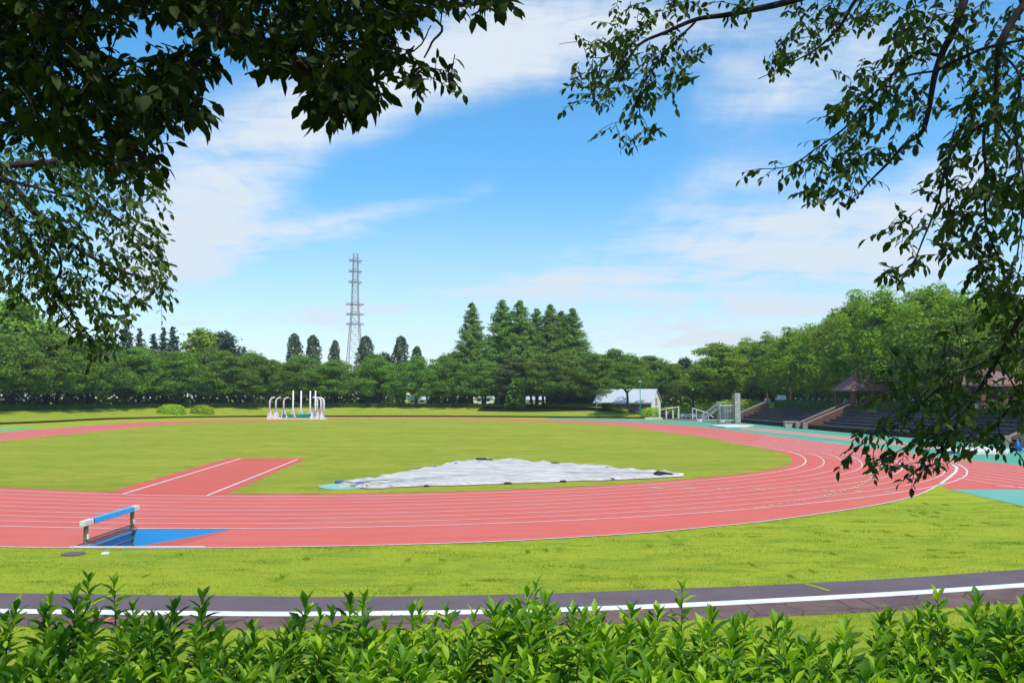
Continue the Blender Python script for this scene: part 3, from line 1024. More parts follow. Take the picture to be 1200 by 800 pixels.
for i, (px, pt, d) in enumerate([(149, 378, 216), (164, 385, 221), (180, 391, 226), (192, 384, 230), (203, 383, 233)]):
    x, y, z, s = topat(px, pt, d, 17)
    labs = ['widest dark conifer, leftmost of the conifers rising at left', 'slim dark conifer just right of the widest one', 'shortest dark conifer in the middle of the left conifers', 'dark conifer touching the rightmost conifer at left', 'pointed dark conifer beside the round yellow green tree']
    tree('n', 'conifer_tree', CN[i % 2], x, y, z, s, labs[i], 'tree', 'lf_con', 'dark conifers rising at left')
x, y, z, s = topat(236, 383, 236, 12.8); tree('r', 'round_tree', RD[0], x, y, z, s, 'round yellow green tree rising right of the dark conifers', 'tree', 'lf_zelk2')
x, y, z, s = topat(263, 390, 243, 12.8); tree('r', 'pale_tree', RD[1], x, y, z, s * .98, 'paler airy tree right of the round yellow green tree', 'tree', 'lf_pop', None, 'barkgrey')
x, y, z, s = topat(18, 352, 172, 12.8); tree('r', 'round_tree', RD[1], x, y, z, s, 'large bright green tree at the left edge behind the hanging branches', 'tree', 'lf_zelk')
x, y, z, s = topat(58, 376, 182, 12.8); tree('r', 'round_tree', RD[0], x, y, z, s, 'rounded tree right of the large one at the left edge', 'tree', 'lf_cherry')
for i, (px, pt, d) in enumerate([(292, 418, 240), (322, 424, 245), (450, 412, 244), (532, 415, 246), (705, 424, 232), (745, 422, 238), (779, 424, 226), (803, 421, 232), (826, 420, 228), (845, 416, 222)]):
    x, y, z, s = topat(px, pt, d, 12.8)
    tree('r', 'round_tree', RD[i % 2], x, y, z, s, f'{ORD[i]} rounded treetop from the left showing above the far tree rows', 'tree', 'lf_con' if i in (2, 3, 7, 8) else 'lf_cherry', 'rounded treetops above the far rows')

# trees behind the shed and over the lime shrubs at the far end of the stand
for i, (px, pt, d) in enumerate([(735, 424, 187), (762, 423, 214), (792, 432, 206), (812, 436, 196), (838, 430, 188)]):
    x, y, z, s = topat(px, pt, d, 11.8 if i == 0 else 10.4)
    tree('c', 'broad_tree', FK if i == 0 else CH[i % 5], x, y, z, s, ['broad tree with a forked trunk in front of the white shed', 'broad tree behind the white gabled shed', 'dark broad tree right of the white shed', 'dark broad tree behind the handrail', 'dark broad tree behind the sloped ladder'][i], 'tree', 'lf_cherry')

# right side: big zelkovas on the plateau behind the stand
k = 0
rows = []
for y_ in np.arange(62, 205, 9.5):
    x_ = np.interp(y_, [q[1] for q in SBc][::-1], [q[0] for q in SBc][::-1])
    rows.append((x_ + 13 + random.uniform(-1, 1), y_ + random.uniform(-1.5, 1.5), 0))
for y_ in np.arange(58, 215, 10.5):
    x_ = np.interp(y_, [q[1] for q in SBc][::-1], [q[0] for q in SBc][::-1])
    rows.append((x_ + 24 + random.uniform(-1, 1), y_ + random.uniform(-2, 2), 1))
rows = [r for r in rows if inview(r, 120)]
cnt = [0, 0]
for x_, y_, rw in sorted(rows, key=lambda r: -r[1]):
    tops = float(np.interp(600 + x_ / y_ * FPX, [850, 900, 950, 985, 1010, 1060, 1130, 1200, 1300], [402, 393, 384, 358, 342, 334, 338, 345, 350]))
    p = at(600, tops, y_)
    s = (p.z - 3.5) / 16.2 * random.uniform(.93, 1.02)
    if rw: s *= 1.0
    lab = [f'{ORD[cnt[0]]} tall tree from the far end in the front row above the terraced stand', f'{ORD[cnt[1]]} tall tree from the far end in the back row above the terraced stand'][rw]
    cnt[rw] += 1
    lf = 'lf_zelk2' if random.random() < .22 else 'lf_zelk'
    e = tree('z', 'zelkova_tree', ZK[k % 4], x_, y_, 3.45, 1, lab, 'tree', lf, ['tall trees in the front row above the stand', 'tall trees in the back row above the stand'][rw], 'barkgrey')
    w_ = min(max(s, .8), 1.05)
    e.scale = (w_, w_, s)
    k += 1
RL = [(46, 232), (58, 205), (66, 165)] + [(q[0] + 32, q[1]) for q in SBc if q[1] < 150]
RNn = [-q if q[0] < 0 else q for q in normals(RL)]
_rl = (RL, RNn)
# far fill trees right of the opening
for i, (x_, y_) in enumerate([(44, 186), (52, 192), (62, 200)]):
    tree('c', 'broad_tree', CH[i], x_, y_, 2.4, 1.15, ['leafy tree above the lime shrubs', 'second leafy tree behind the lime shrubs', 'leafy tree deepest behind the lime shrubs'][i], 'tree', 'lf_zelk')

# the dense wood closing the view behind the rows
def thicket(name, L_, N_, off, z0, hh, dens, leaf, label, size=.42, gaps=()):
    cs = []; nsn = []
    for i in range(len(L_) - 1):
        a = np.array(L_[i]) + N_[i] * off; b = np.array(L_[i + 1]) + N_[i + 1] * off
        ln = np.hypot(*(b - a)); k = int(ln * dens * hh)
        u = rng.uniform(0, 1, k); q = a + (b - a) * u[:, None]
        top = hh * (.75 + .18 * np.sin((q[:, 0] + q[:, 1] * .7) * .55) + .12 * np.sin((q[:, 0] - q[:, 1]) * 1.3))
        z = rng.uniform(0, 1, k) ** 1.4 * top
        dd = rng.uniform(0, 5, k) * (1 - .5 * z / hh)
        q = q + N_[i] * dd[:, None]
        cs.append(np.stack([q[:, 0], q[:, 1], z + z0], 1))
        nsn.append(np.array([-N_[i][0], -N_[i][1], .8]) + rng.normal(size=(k, 3)) * .6)
        if gaps:
            c_ = cs[-1]; x_ = 600 + c_[:, 0] / c_[:, 1] * FPX; keep = np.ones(k, bool)
            for g0, g1 in gaps: keep &= ~((x_ > g0) & (x_ < g1))
            cs[-1] = c_[keep]; nsn[-1] = nsn[-1][keep]
    o = link(name, npmesh(name, *quads(np.concatenate(cs), np.concatenate(nsn), size, .65)), leaf)
    o['kind'] = 'stuff'
    return tag(o, label, 'woodland')


thicket('side_woodland', *_rl, -4, 2.8, 10.0, 24, 'lf_zelk', 'dense woodland closing the view behind the trees above the stand', .46)
thicket('corner_woodland', [(14, 222), (34, 219), (52, 214), (66, 204)], normals([(14, 222), (34, 219), (52, 214), (66, 204)]), 0, .5, 9.0, 16, 'lf_cherry', 'dark woodland behind the shed and the end of the stand')
thicket('far_woodland', WL, WN, 29, 2.0, 8.0, 17, 'lf_cherry', 'dense dark woodland closing the view behind the far tree rows', .42, ((476, 500), (553, 580), (615, 640), (688, 760)))
# hedges
hv = hedge_mesh('h', WL, WN, 9.6, 11.0, 1.95, 1.05, .13, 26)
o = link('foliage', npmesh('foliage', *hv), 'lf_hedge')
e = empty('clipped_hedge', (0, 0, 0), 'long low clipped hedge on top of the grassy far bank', 'hedge'); o.parent = e
mb = MB()
for i in range(0, len(WL) - 1):
    a = np.array(WL[i]) + WN[i] * 9.9; b = np.array(WL[i + 1]) + WN[i + 1] * 9.9
    a2 = np.array(WL[i]) + WN[i] * 10.8; b2 = np.array(WL[i + 1]) + WN[i + 1] * 10.8
    mb._add([(*a, 1.9), (*b, 1.9), (*b2, 1.9), (*a2, 1.9), (*a, 2.85), (*b, 2.85), (*b2, 2.85), (*a2, 2.85)], [(0, 1, 5, 4), (4, 5, 6, 7), (2, 3, 7, 6)])
o = mb.build('inner_branches', 'lf_hedge', e)
SBn = SBc
for nm, (ya, yb) in {'far': (160, 131.5), 'near': (121, 87)}.items():
    seg = [(q, nn) for q, nn in zip(SBc, SN) if yb - 6 < q[1] < ya + 4]
    ys_ = np.linspace(ya, yb, 12)
    L_ = [(float(np.interp(y, [q[1] for q in SBc][::-1], [q[0] for q in SBc][::-1])), float(y)) for y in ys_]
    N_ = [SN[4]] * len(L_)
    e = empty('terrace_hedge', (0, 0, 0), 'green hedge along the top of the stand ' + ('from its far end to the middle stairs' if nm == 'far' else 'right of the middle stairs under the pavilion'), 'hedge')
    V1, F1 = hedge_mesh('h', L_, N_, TOPO + .3, TOPO + 2.4, TOPZ, 1.35, .13, 34)
    o = link('foliage', npmesh('foliage', V1, F1), 'lf_hedge', e)
    mb = MB(); along(mb, L_, N_, TOPO + .5, TOPO + 2.3, TOPZ - .1, TOPZ + 1.2); mb.build('inner_branches', 'lf_hedge', e)
ys_ = np.linspace(77, 50, 8)
L_ = [(float(np.interp(y, [q[1] for q in SBc][::-1], [q[0] for q in SBc][::-1])), float(y)) for y in ys_]
e = empty('terrace_hedge', (0, 0, 0), 'green hedge above the stand at the right edge past the second stairs', 'hedge')
link('foliage', npmesh('foliage', *hedge_mesh('h', L_, [SN[12]] * 8, TOPO + .3, TOPO + 2.4, TOPZ, 1.3, .12, 34)), 'lf_hedge', e)


def bush(name, x, y, z, rx, ry, rz, n_, size, leaf, label, rot=0., boxy=3.):
    u = rng.normal(size=(n_, 3)); u /= (np.abs(u) ** boxy).sum(1)[:, None] ** (1 / boxy)
    u[:, 2] = np.abs(u[:, 2])
    r = rng.uniform(.82, 1.04, n_)[:, None]
    c = u * r * np.array([rx, ry, rz])
    V_, F_ = quads(c, u + rng.normal(size=(n_, 3)) * .5 + np.array([0, 0, .2]), size, .6)
    o = link(name, npmesh(name, V_, F_), leaf)
    o.location = (x, y, z); o.rotation_euler = (0, 0, rot)
    return tag(o, label, 'bush')


g1 = at(201, 480, 193); bush('clipped_bush', g1.x, 193, .35, 3.1, 1.7, 2.5, 2600, .16, 'lf_lime', 'long lime green clipped bush left of the gap in the far wall', .35)
g1 = at(237, 480, 196); bush('clipped_bush', g1.x, 196, .25, 2.7, 1.7, 2.4, 2200, .16, 'lf_lime', 'lime green clipped bush right of the gap in the far wall', -.2)
for i, (px, py, d, rx, rz) in enumerate([(838, 488, 186, 4.0, 2.4), (856, 486, 182, 4.2, 2.9), (874, 483, 176, 3.8, 3.0), (803, 488, 192, 2.0, 1.6), (789, 489, 192, 1.6, 1.7), (762, 486, 188, 2.2, 2.2)]):
    p = at(px, py, d)
    bush('lime_shrub', p.x, d, .0 if i > 2 else 1.0, rx, 2.4, rz, 1500, .17, 'lf_lime', ['left lime green shrub on the slope behind the ladder', 'middle lime green shrub on the slope behind the ladder', 'right lime green shrub behind the scaffold tower', 'small green shrub right of the white gate frame', 'small shrub beside the white gate frame', 'bright shrub against the corner of the white shed'][i])

# ------------------------------------------------------------ shed
gx, gy = G(762, 489)
shed = empty('shed', (24.6, 193.6, .1), 'white gabled shed with a pale metal roof behind the far bank', 'shed')
# front right corner ~ px 761, gable faces right; long side faces the camera, slightly turned
sx0, sx1 = -6.5, 6.8
mb = MB()
wl_ = [(sx0, 0), (sx1, 0), (sx1, 5.4), (sx0, 5.4)]
mb.prism(wl_, -.1, 3.4)
mb._add([(sx1, 0, 3.4), (sx1, 5.4, 3.4), (sx1, 2.7, 5.9), (sx0, 0, 3.4), (sx0, 5.4, 3.4), (sx0, 2.7, 5.9)], [(0, 1, 2), (3, 5, 4)])
mb.build('wall', 'plaster', shed)
mb = MB()
for s_ in (0, 1):
    y0 = -.5 if s_ == 0 else 5.9
    a = [(sx0 - .5, y0, 3.25), (sx1 + .25, y0, 3.25), (sx1 + .25, 2.7, 6.2), (sx0 - .5, 2.7, 6.2)]
    mb._add(a + [(x, y, z - .15) for x, y, z in a], [(0, 1, 2, 3), (4, 7, 6, 5), (0, 4, 5, 1), (1, 5, 6, 2), (3, 7, 4, 0)])
for q in np.arange(sx0 - .2, sx1 + .2, .9): mb.bar((q, -.5, 3.28), (q, 2.7, 6.23), .07, .07)
mb.build('roof', 'roofm', shed)
mb = MB(); mb.box(sx0 + .2, sx1 - .3, -.06, -.003, .0, 2.9); mb.build('shade_panel', 'shade', shed)  # dark sheet standing in for shade on the long plaster wall
for wx in (-5, -1, 3):
    mb = MB(); mb.box(wx, wx + 1.8, -.1, -.063, 1.2, 2.3); w1 = mb.build('window', 'glass', shed)
    mb = MB(); mb.box(wx - .08, wx + 1.88, -.14, -.103, 1.1, 1.2); mb.box(wx + .86, wx + .94, -.14, -.103, 1.2, 2.3); mb.build('frame', 'metalw', w1)
mb = MB(); mb.box(sx1 + .003, sx1 + .06, 2.0, 3.3, 2.6, 4.3); mb.build('vent', 'concrete', shed)
mb = MB(); mb.box(sx1 + .003, sx1 + .06, 1.6, 3.8, 0, 2.2); mb.build('door', 'concrete', shed)
shed.rotation_euler = (0, 0, R(-30))

# white gate frame and stored equipment by the shed
e = empty('equipment_rack', (32.5, 184, 0), 'white metal equipment rack standing right of the shed gable', 'rack')
for x in (-1.4, 0, 1.4, 2.6):
    mb = MB(); mb.box(x - .12, x + .12, -.12, .12, 0, 1.8 if x < 2 else 2.6); mb.build('post', 'metalw', e)
mb = MB(); mb.bar((-1.4, 0, 1.85), (2.6, 0, 2.5), .18); mb.bar((-1.4, 0, 1.0), (1.4, 0, 1.0), .12); mb.build('rail', 'metalw', e)
mb = MB(); mb.box(-1.1, -.3, -.3, .3, .0, 1.2); mb.box(.3, 1.1, -.3, .3, 0, 1.1); mb.build('stored_box', 'black', e)
# pale mat in front
mb = MB(); mb.box(-1.8, 1.8, -.8, .8, 0, .28)
o = mb.build('landing_mat', 'metalw'); o.location = (29.2, 180.5, .01); tag(o, 'flat white mat lying in front of the shed corner', 'mat')

# green lamp post by the shed
e = empty('lamp_post', (26.6, 181, .8), 'thin dark green lamp post in front of the white shed roof', 'lamp')
mb = MB(); mb.tube([(0, 0, 0), (0, 0, 6.8)], .07); mb.build('pole', M['netgreen'], e)
mb = MB(); mb.box(-.35, .35, -.12, .12, 6.8, 7.1); mb.build('lamp_head', 'steel', e)


# white picket barrier left of the handrail
for i in range(7):
    mb = MB(); mb.box(-.5, .5, -.05, .05, .35, .95); mb.box(-.55, -.45, -.08, .08, 0, 1.1); mb.box(.45, .55, -.08, .08, 0, 1.1)
    p = at(797 + i * 4.6, 489, 186)
    o = mb.build('barrier_board', 'metalw'); o.location = (p.x, 186, 0)
    tag(o, f'small white barrier board, {ORD[i]} from the left in the row behind the green apron', 'barrier', 'white barrier boards behind the green apron')

# ------------------------------------------------------------ handrail, sloped judges' ladder, scaffold tower
def wp(px, py, d): return at(px, py, d)


e = empty('handrail', (at(818, 489, 176).x, 176, 0), 'white tubular handrail sloping down left of the judges ladder', 'handrail')
ox = e.location.x
a = at(811, 478, 176); b = at(830, 484, 176); c_ = at(836, 489, 176)
mb = MB(); mb.tube([(a.x - ox, 0, a.z), (b.x - ox, 0, b.z), (c_.x - ox, 0, c_.z)], .10); mb.build('rail', 'metalw', e)
for px, pz in ((811.5, a.z), (816, a.z - .25), (824, a.z - .75), (830, b.z)):
    mb = MB(); x = at(px, 489, 176).x - ox; mb.tube([(x, 0, 0), (x, 0, pz)], .08); mb.build('post', 'metalw', e)

jd = 160
j0 = at(820, 495, jd); j1 = at(843, 474.5, jd)
e = empty('judges_ladder', (j0.x, jd, 0), 'silver sloped stair ladder on wheels at the edge of the green apron', 'ladder')
dxl = j1.x - j0.x; hz = j1.z
for yy in (-.7, .7):
    mb = MB(); mb.bar((0, yy, .2), (dxl, yy, hz - .3), .14, .32); mb.build('side_rail', 'steel', e)
    mb = MB(); mb.tube([(0, yy, .9), (dxl, yy, hz + .5), (dxl + .9, yy, hz + .5)], .06); mb.build('handrail', 'steel', e)
for i in range(11):
    f = (i + .5) / 11
    mb = MB(); mb.box(dxl * f - .16, dxl * f + .16, -.7, .7, hz * f - .02, hz * f + .05); mb.build('step', 'steel', e)
mb = MB(); mb.box(dxl - .1, dxl + 1.1, -.75, .75, hz - .3, hz - .2)
mb.build('platform', 'steel', e)
mb = MB()
for x in (dxl, dxl + 1.0):
    for yy in (-.7, .7): mb.tube([(x, yy, .2), (x, yy, hz + .5)], .07)
mb.tube([(dxl, -.7, .6), (dxl + 1, -.7, hz - .5)], .05); mb.tube([(0, -.7, .3), (dxl, -.7, .3)], .06); mb.tube([(dxl - .5, -.9, 1.3), (dxl - .5, -.9, .2)], .08)
mb.build('frame', 'steel', e)
for x, yy in ((0, -.8), (0, .8), (dxl + .5, -.8), (dxl + .5, .8)):
    mb = MB(); mb.tube([(x, yy - .12, .28), (x, yy + .12, .28)], .28, 12); mb.build('wheel', 'metalw', e)

td = 150
t0 = at(861, 495, td)
e = empty('scaffold_tower', (t0.x, td, 0), 'tall white scaffold tower of stacked seats beside the dark booth', 'tower')
hz = at(864, 461, td).z
for x, yy in ((0, 0), (1.0, 0), (0, 1.2), (1.0, 1.2)):
    mb = MB(); mb.tube([(x, yy, 0), (x, yy, hz)], .08 if x else .15); mb.build('post', 'steel' if x else 'post', e)
for i in range(17):
    z = .3 + i * (hz - .4) / 16
    mb = MB(); mb.box(.05, .95, -.12, .25, z, z + .14); mb.build('step', 'metalw', e)
mb = MB()
for i in range(0, 16, 4):
    z = .3 + i * (hz - .4) / 16; mb.tube([(0, 1.2, z), (1, 1.2, z + 1)], .04); mb.tube([(0, 0, z), (0, 1.2, z + 1)], .04)
mb.build('bracing', 'steel', e)
e = empty('judges_booth', (at(852.5, 495, td).x, td, 0), 'grey mesh sided booth on a white base left of the scaffold tower', 'booth')
mb = MB(); mb.box(-1.3, 1.15, 0, 2.0, .5, .62); mb.build('deck', 'metalw', e)
mb = MB(); mb.box(-1.3, 1.15, 0, 2.0, 3.1, 3.2); mb.build('roof', 'metalw', e)
for x, yy in ((-1.25, 0.05), (0, 0.05), (1.1, .05), (-1.25, 1.95), (1.1, 1.95)):
    mb = MB(); mb.box(x - .06, x + .06, yy - .06, yy + .06, 0, 3.1); mb.build('post', 'steel', e)
mb = MB()
for x in np.arange(-1.15, 1.1, .28): mb.box(x - .03, x + .03, .03, .07, .62, 3.1)
for z in np.arange(.8, 3.1, .4): mb.box(-1.25, 1.1, .0, .028, z - .03, z + .03)
mb.build('mesh_panel', 'steel', e)
mb = MB(); mb.box(-1.1, -.5, .3, .9, .62, 2.7); mb.box(.2, .9, .5, 1.6, .62, 1.9); mb.build('stored_box', 'stone', e)
# white covers spread on the apron in front
mb = MB(); mb.prism([G(*p) for p in [(832, 499.6), (845, 498.6), (860, 498.2), (884, 499.2), (876, 500.8), (850, 501.2)]], .016, .18)
o = mb.build('ground_cover', 'sand'); tag(o, 'pale flat cover spread on the apron in front of the scaffold tower', 'cover')
mb = MB(); mb.prism([G(*p) for p in [(1096, 527.5), (1120, 525.2), (1150, 526), (1186, 529.5), (1180, 532.2), (1140, 532.6), (1108, 530.8)]], .016, .22)
o = mb.build('pit_cover', 'sand'); tag(o, 'large white sheet covering the long jump pit near the right edge', 'cover')

# blue things on the right
p = G(897, 497.5)
mb = MB(); mb.box(-.45, .45, -.3, .3, 0, .55); mb.box(-.38, .38, -.23, .23, .553, .72)
o = mb.build('blue_crate', 'blueobj'); o.location = (p[0], p[1], .01); tag(o, 'small blue crate on the green apron before the stand', 'crate')
p = G(1193, 528)
e = empty('blue_cone', (p[0], p[1], .01), 'blue cone shaped marker standing right of the white pit cover', 'cone')
mb = MB(); mb.tube([(0, 0, .04), (0, 0, .5), (0, 0, 1.0)], [.34, .2, .04], 14); mb.build('body', 'blueobj', e, True)
mb = MB(); mb.box(-.4, .4, -.4, .4, 0, .04); mb.build('foot', 'blueobj', e)


# ------------------------------------------------------------ pavilions
def pavilion(x, y, z, w_, hw, hr, label, rz):
    e = empty('pavilion', (x, y, z), label, 'pavilion', rz)
    h2 = w_ / 2
    for sx in (-1, 0, 1):
        for sy in (-1, 1):
            mb = MB(); mb.box(sx * h2 * .82 - .24, sx * h2 * .82 + .24, sy * h2 * .82 - .24, sy * h2 * .82 + .24, 0, hw); mb.build('column', 'brick', e)
    mb = MB()
    mb._add([(-h2, -h2, hw), (h2, -h2, hw), (h2, h2, hw), (-h2, h2, hw), (0, 0, hw + hr), (-h2, -h2, hw - .22), (h2, -h2, hw - .22), (h2, h2, hw - .22), (-h2, h2, hw - .22)],
            [(0, 1, 4), (1, 2, 4), (2, 3, 4), (3, 0, 4), (0, 5, 6, 1), (1, 6, 7, 2), (2, 7, 8, 3), (3, 8, 5, 0), (5, 8, 7, 6)])
    rf = mb.build('roof', 'rooft', e)
    mb = MB()
    for sx, sy in ((-1, -1), (1, -1), (1, 1), (-1, 1)): mb.bar((sx * h2, sy * h2, hw + .05), (0, 0, hw + hr + .05), .22, .16)
    mb.build('ridge', 'brick', rf)
    mb = MB(); mb.box(-h2 * .5, h2 * .5, -.25, .25, .4, .48); mb.box(-h2 * .45, -h2 * .35, -.2, .2, 0, .4); mb.box(h2 * .35, h2 * .45, -.2, .2, 0, .4); mb.build('bench', 'beige', e)
    return e


p = at(1008, 474, 128)
pavilion(p.x, 128, 3.45, 5.8, 2.2, 3.0, 'open pavilion with red brown pyramid roof and brick columns above the stairs', R(8))
p = at(1158, 474, 92)
pavilion(p.x, 92, 3.45, 6.2, 2.5, 1.8, 'second pavilion with brick columns in the shade near the right edge', R(8))

# pale bollards along the plateau edge
k = 0
for y_ in list(np.arange(158, 132, -2.6)) + list(np.arange(122, 104, -2.4)):
    x_ = float(np.interp(y_, [q[1] for q in SBc][::-1], [q[0] for q in SBc][::-1])) + TOPO + 3.3
    mb = MB(); mb.tube([(0, 0, -.1), (0, 0, .85), (0, 0, .98)], [.17, .17, .07], 8)
    o = mb.build('bollard', 'concrete'); o.location = (x_, y_, 3.45)
    grp = 'left' if y_ > 130 else 'right'
    kk = k if y_ > 130 else k - 10
    tag(o, f'{ORD[kk]} pale bollard in the row on the plateau {grp} of the middle stairs', 'bollard', 'pale bollards along the top of the stand')
    k += 1

# parked car seen between the trunks
e = empty('parked_car', (at(915, 471, 165).x, 165, 3.45), 'small white parked car glimpsed between trunks above the stand', 'car', R(80))
mb = MB()
mb._add([(-2, -.8, .35), (2, -.8, .35), (2, -.8, .85), (1.0, -.8, .95), (.5, -.7, 1.45), (-1.2, -.7, 1.45), (-1.9, -.8, .95),
         (-2, .8, .35), (2, .8, .35), (2, .8, .85), (1.0, .8, .95), (.5, .7, 1.45), (-1.2, .7, 1.45), (-1.9, .8, .95)],
        [(0, 1, 2, 3, 4, 5, 6), (13, 12, 11, 10, 9, 8, 7), (1, 8, 9, 2), (2, 9, 10, 3), (3, 10, 11, 4), (4, 11, 12, 5), (5, 12, 13, 6), (6, 13, 7, 0), (0, 7, 8, 1)])
mb.build('body', 'metalw', e)
mb = MB(); mb.box(-1.1, .4, -.80, -.74, 1.0, 1.35); mb.box(-1.1, .4, .74, .80, 1.0, 1.35); mb.build('window', 'glass', e)
for x in (-1.25, 1.25):
    for yy in (-.8, .8):
        mb = MB(); mb.tube([(x, yy - .1, .32), (x, yy + .1, .32)], .32, 12); mb.build('wheel', 'black', e)

# ------------------------------------------------------------ hammer cage
cd = 181.0
def cx_(px): return at(px, 488, cd).x
cage = empty('hammer_cage', (cx_(353), cd, .0), 'white hammer throwing cage without its net on the far infield', 'throwing cage')
ox = cage.location.x
ztop = at(353, 457.5, cd).z; zs = at(353, 465.3, cd).z
for px, yy in ((339.5, 2.6), (347, 4.0), (358, 4.0), (366, 2.6)):
    x = cx_(px) - ox
    mb = MB(); mb.tube([(x, yy, .15), (x, yy, 2.0), (x, yy, ztop)], [.24, .18, .14]); po_ = mb.build('tall_post', 'metalw', cage, True)
    mb = MB(); mb.bar((x - .5, yy, .2), (x, yy, 2.1), .2); mb.bar((x + .5, yy, .2), (x, yy, 2.1), .2); mb.build('brace', 'metalw', po_)
for px, yy, dr in ((322.5, -4.2, 1), (325.5, -1.6, 1), (330.5, 1.2, 1), (370, 1.2, -1), (376.5, -.6, -1), (381.5, -2.4, -1), (384.5, -4.2, -1)):
    x = cx_(px) - ox; z = zs
    mb = MB(); mb.tube([(x, yy, .15), (x, yy, z - .75), (x + dr * .2, yy, z - .35), (x + dr * .6, yy, z - .1), (x + dr * 1.0, yy, z)], [.20, .18, .16, .14, .12]); po_ = mb.build('curved_post', 'metalw', cage, True)
    mb = MB(); mb.bar((x - .45, yy, .2), (x, yy, 2.0), .22); mb.bar((x + .75 * dr, yy, .2), (x, yy, 2.0), .22); mb.box(x - .5, x + .7, yy - .3, yy + .3, .06, .26); mb.build('brace', 'metalw', po_)
xl, xr = cx_(321.5) - ox, cx_(385.5) - ox
mb = MB()
pp = [(xl, -4.6), (xl + .2, -1.6), (xl + 1.4, 1.4), (-2.6, 3.0), (-1.1, 4.3), (1.0, 4.3), (2.5, 3.0), (xr - 2, 1.4), (xr - .3, -1.6), (xr, -4.6)]
for a, b in zip(pp, pp[1:]): mb.bar((*a, .18), (*b, .18), .30, .24)
mb.bar((xl, -4.6, .18), (xr, -4.6, .18), .24, .2)
mb.build('base_ring', 'metalw', cage)
for x in (xl + .5, xl + 1.6, xr - 2.4, xr - 1.3, xr - .4):
    mb = MB(); mb.box(x - .35, x + .35, -5.2, -4.3, .02, .7); mb.box(x - .18, x + .18, -5.0, -4.5, .703, 1.5); mb.build('base_weight', 'metalw', cage)
mb = MB()
for a, b in zip(pp[1:-1], pp[2:-1]): mb.bar((*a, 1.75), (*b, 1.75), .09)
mb.build('top_rail', 'metalw', cage)
mb = MB()
pn = [(xl + 1.6, .8), (-2.6, 2.6), (-1.0, 3.8), (1.0, 3.8), (2.5, 2.6), (xr - 2.2, .8)]
for a, b in zip(pn, pn[1:]): mb.bar((*a, .62), (*b, .62), .5, .62)
mb.build('gathered_net', 'netgreen', cage)

# ------------------------------------------------------------ lattice tower behind the poplars
ld = 430.
pb0 = at(415, 455, ld); pt0 = at(415.5, 297, ld)
e = empty('lattice_tower', (pb0.x, ld, 2.4), 'tall red and white lattice power tower rising behind the poplars', 'tower')
Ht = pt0.z - 2.4
s_at = lambda f: float(np.interp(f, [0, .25, .62, 1], [9.6, 6.8, 3.3, 2.0])) / 2
legs = [(-1, -1), (1, -1), (1, 1), (-1, 1)]
for lx, ly in legs:
    mb = MB()
    for k in range(10):
        a, b = k / 10, (k + 1) / 10
        mb.bar((lx * s_at(a), ly * s_at(a), Ht * a), (lx * s_at(b), ly * s_at(b), Ht * b), .30)
    mb.build('leg', 'tower', e)
mb = MB(); fr_ = [0]
while fr_[-1] < 1: fr_.append(fr_[-1] + .028 + .05 * (1 - fr_[-1]))
fr_[-1] = 1
for a, b in zip(fr_, fr_[1:]):
    for i in range(4):
        l0, l1 = legs[i], legs[(i + 1) % 4]
        A = (l0[0] * s_at(a), l0[1] * s_at(a), Ht * a); B = (l1[0] * s_at(b), l1[1] * s_at(b), Ht * b)
        A2 = (l1[0] * s_at(a), l1[1] * s_at(a), Ht * a); B2 = (l0[0] * s_at(b), l0[1] * s_at(b), Ht * b)
        mb.bar(A, B, .14); mb.bar(A2, B2, .14); mb.bar(B2, B, .13)
mb.build('lattice', 'towerw', e)
for py in (306, 318.5, 331, 357, 368.5, 380):
    z = at(415, py, ld).z - 2.4; hw = 3.4 if py < 340 else 4.6
    mb = MB()
    mb.bar((-hw * .62, -7, z), (-hw * .62 * .2, 0, z + .5), .25); mb.bar((-hw, 0, z), (hw, 0, z), .3, .45); mb.bar((-hw, 0, z), (0, 0, z + 1.6), .2); mb.bar((hw, 0, z), (0, 0, z + 1.6), .2)
    mb.bar((hw * .4, 7, z), (0, 0, z + .5), .25)
    mb.build('cross_arm', 'tower', e)

# ------------------------------------------------------------ buildings behind the trees
def block(name, px0, px1, pytop, d, dep, m, label, roof=False, zb=2.4, storeys=2):
    a = at(px0, pytop, d); b = at(px1, pytop, d)
    e = empty(name, ((a.x + b.x) / 2, d, zb), label, 'building')
    hw = (b.x - a.x) / 2; hh = a.z - zb
    mb = MB(); mb.box(-hw, hw, 0, dep, 0, hh if not roof else hh * .68); mb.build('wall', m, e)
    mb = MB()
    if roof:
        z = hh * .68
        mb._add([(-hw - .4, -.5, z - .1), (hw + .4, -.5, z - .1), (hw + .4, dep / 2, hh), (-hw - .4, dep / 2, hh), (hw + .4, dep + .5, z - .1), (-hw - .4, dep + .5, z - .1)], [(0, 1, 2, 3), (3, 2, 4, 5), (1, 4, 2), (0, 3, 5)])
    else: mb.box(-hw - .2, hw + .2, -.2, dep + .2, hh + .003, hh + .5)
    mb.build('roof', 'roofm' if roof else 'concrete', e)
    nw = max(2, int(hw * 2 / 3.2)); wh = (hh if not roof else hh * .68) / storeys
    for s_ in range(storeys):
        for i in range(min(nw, 8)):
            x = -hw + (i + .5) * 2 * hw / nw
            mb = MB(); mb.box(x - .6, x + .6, -.04, .0 - .003, s_ * wh + wh * .35, s_ * wh + wh * .75); w1 = mb.build('window', 'glass', e)
    return e


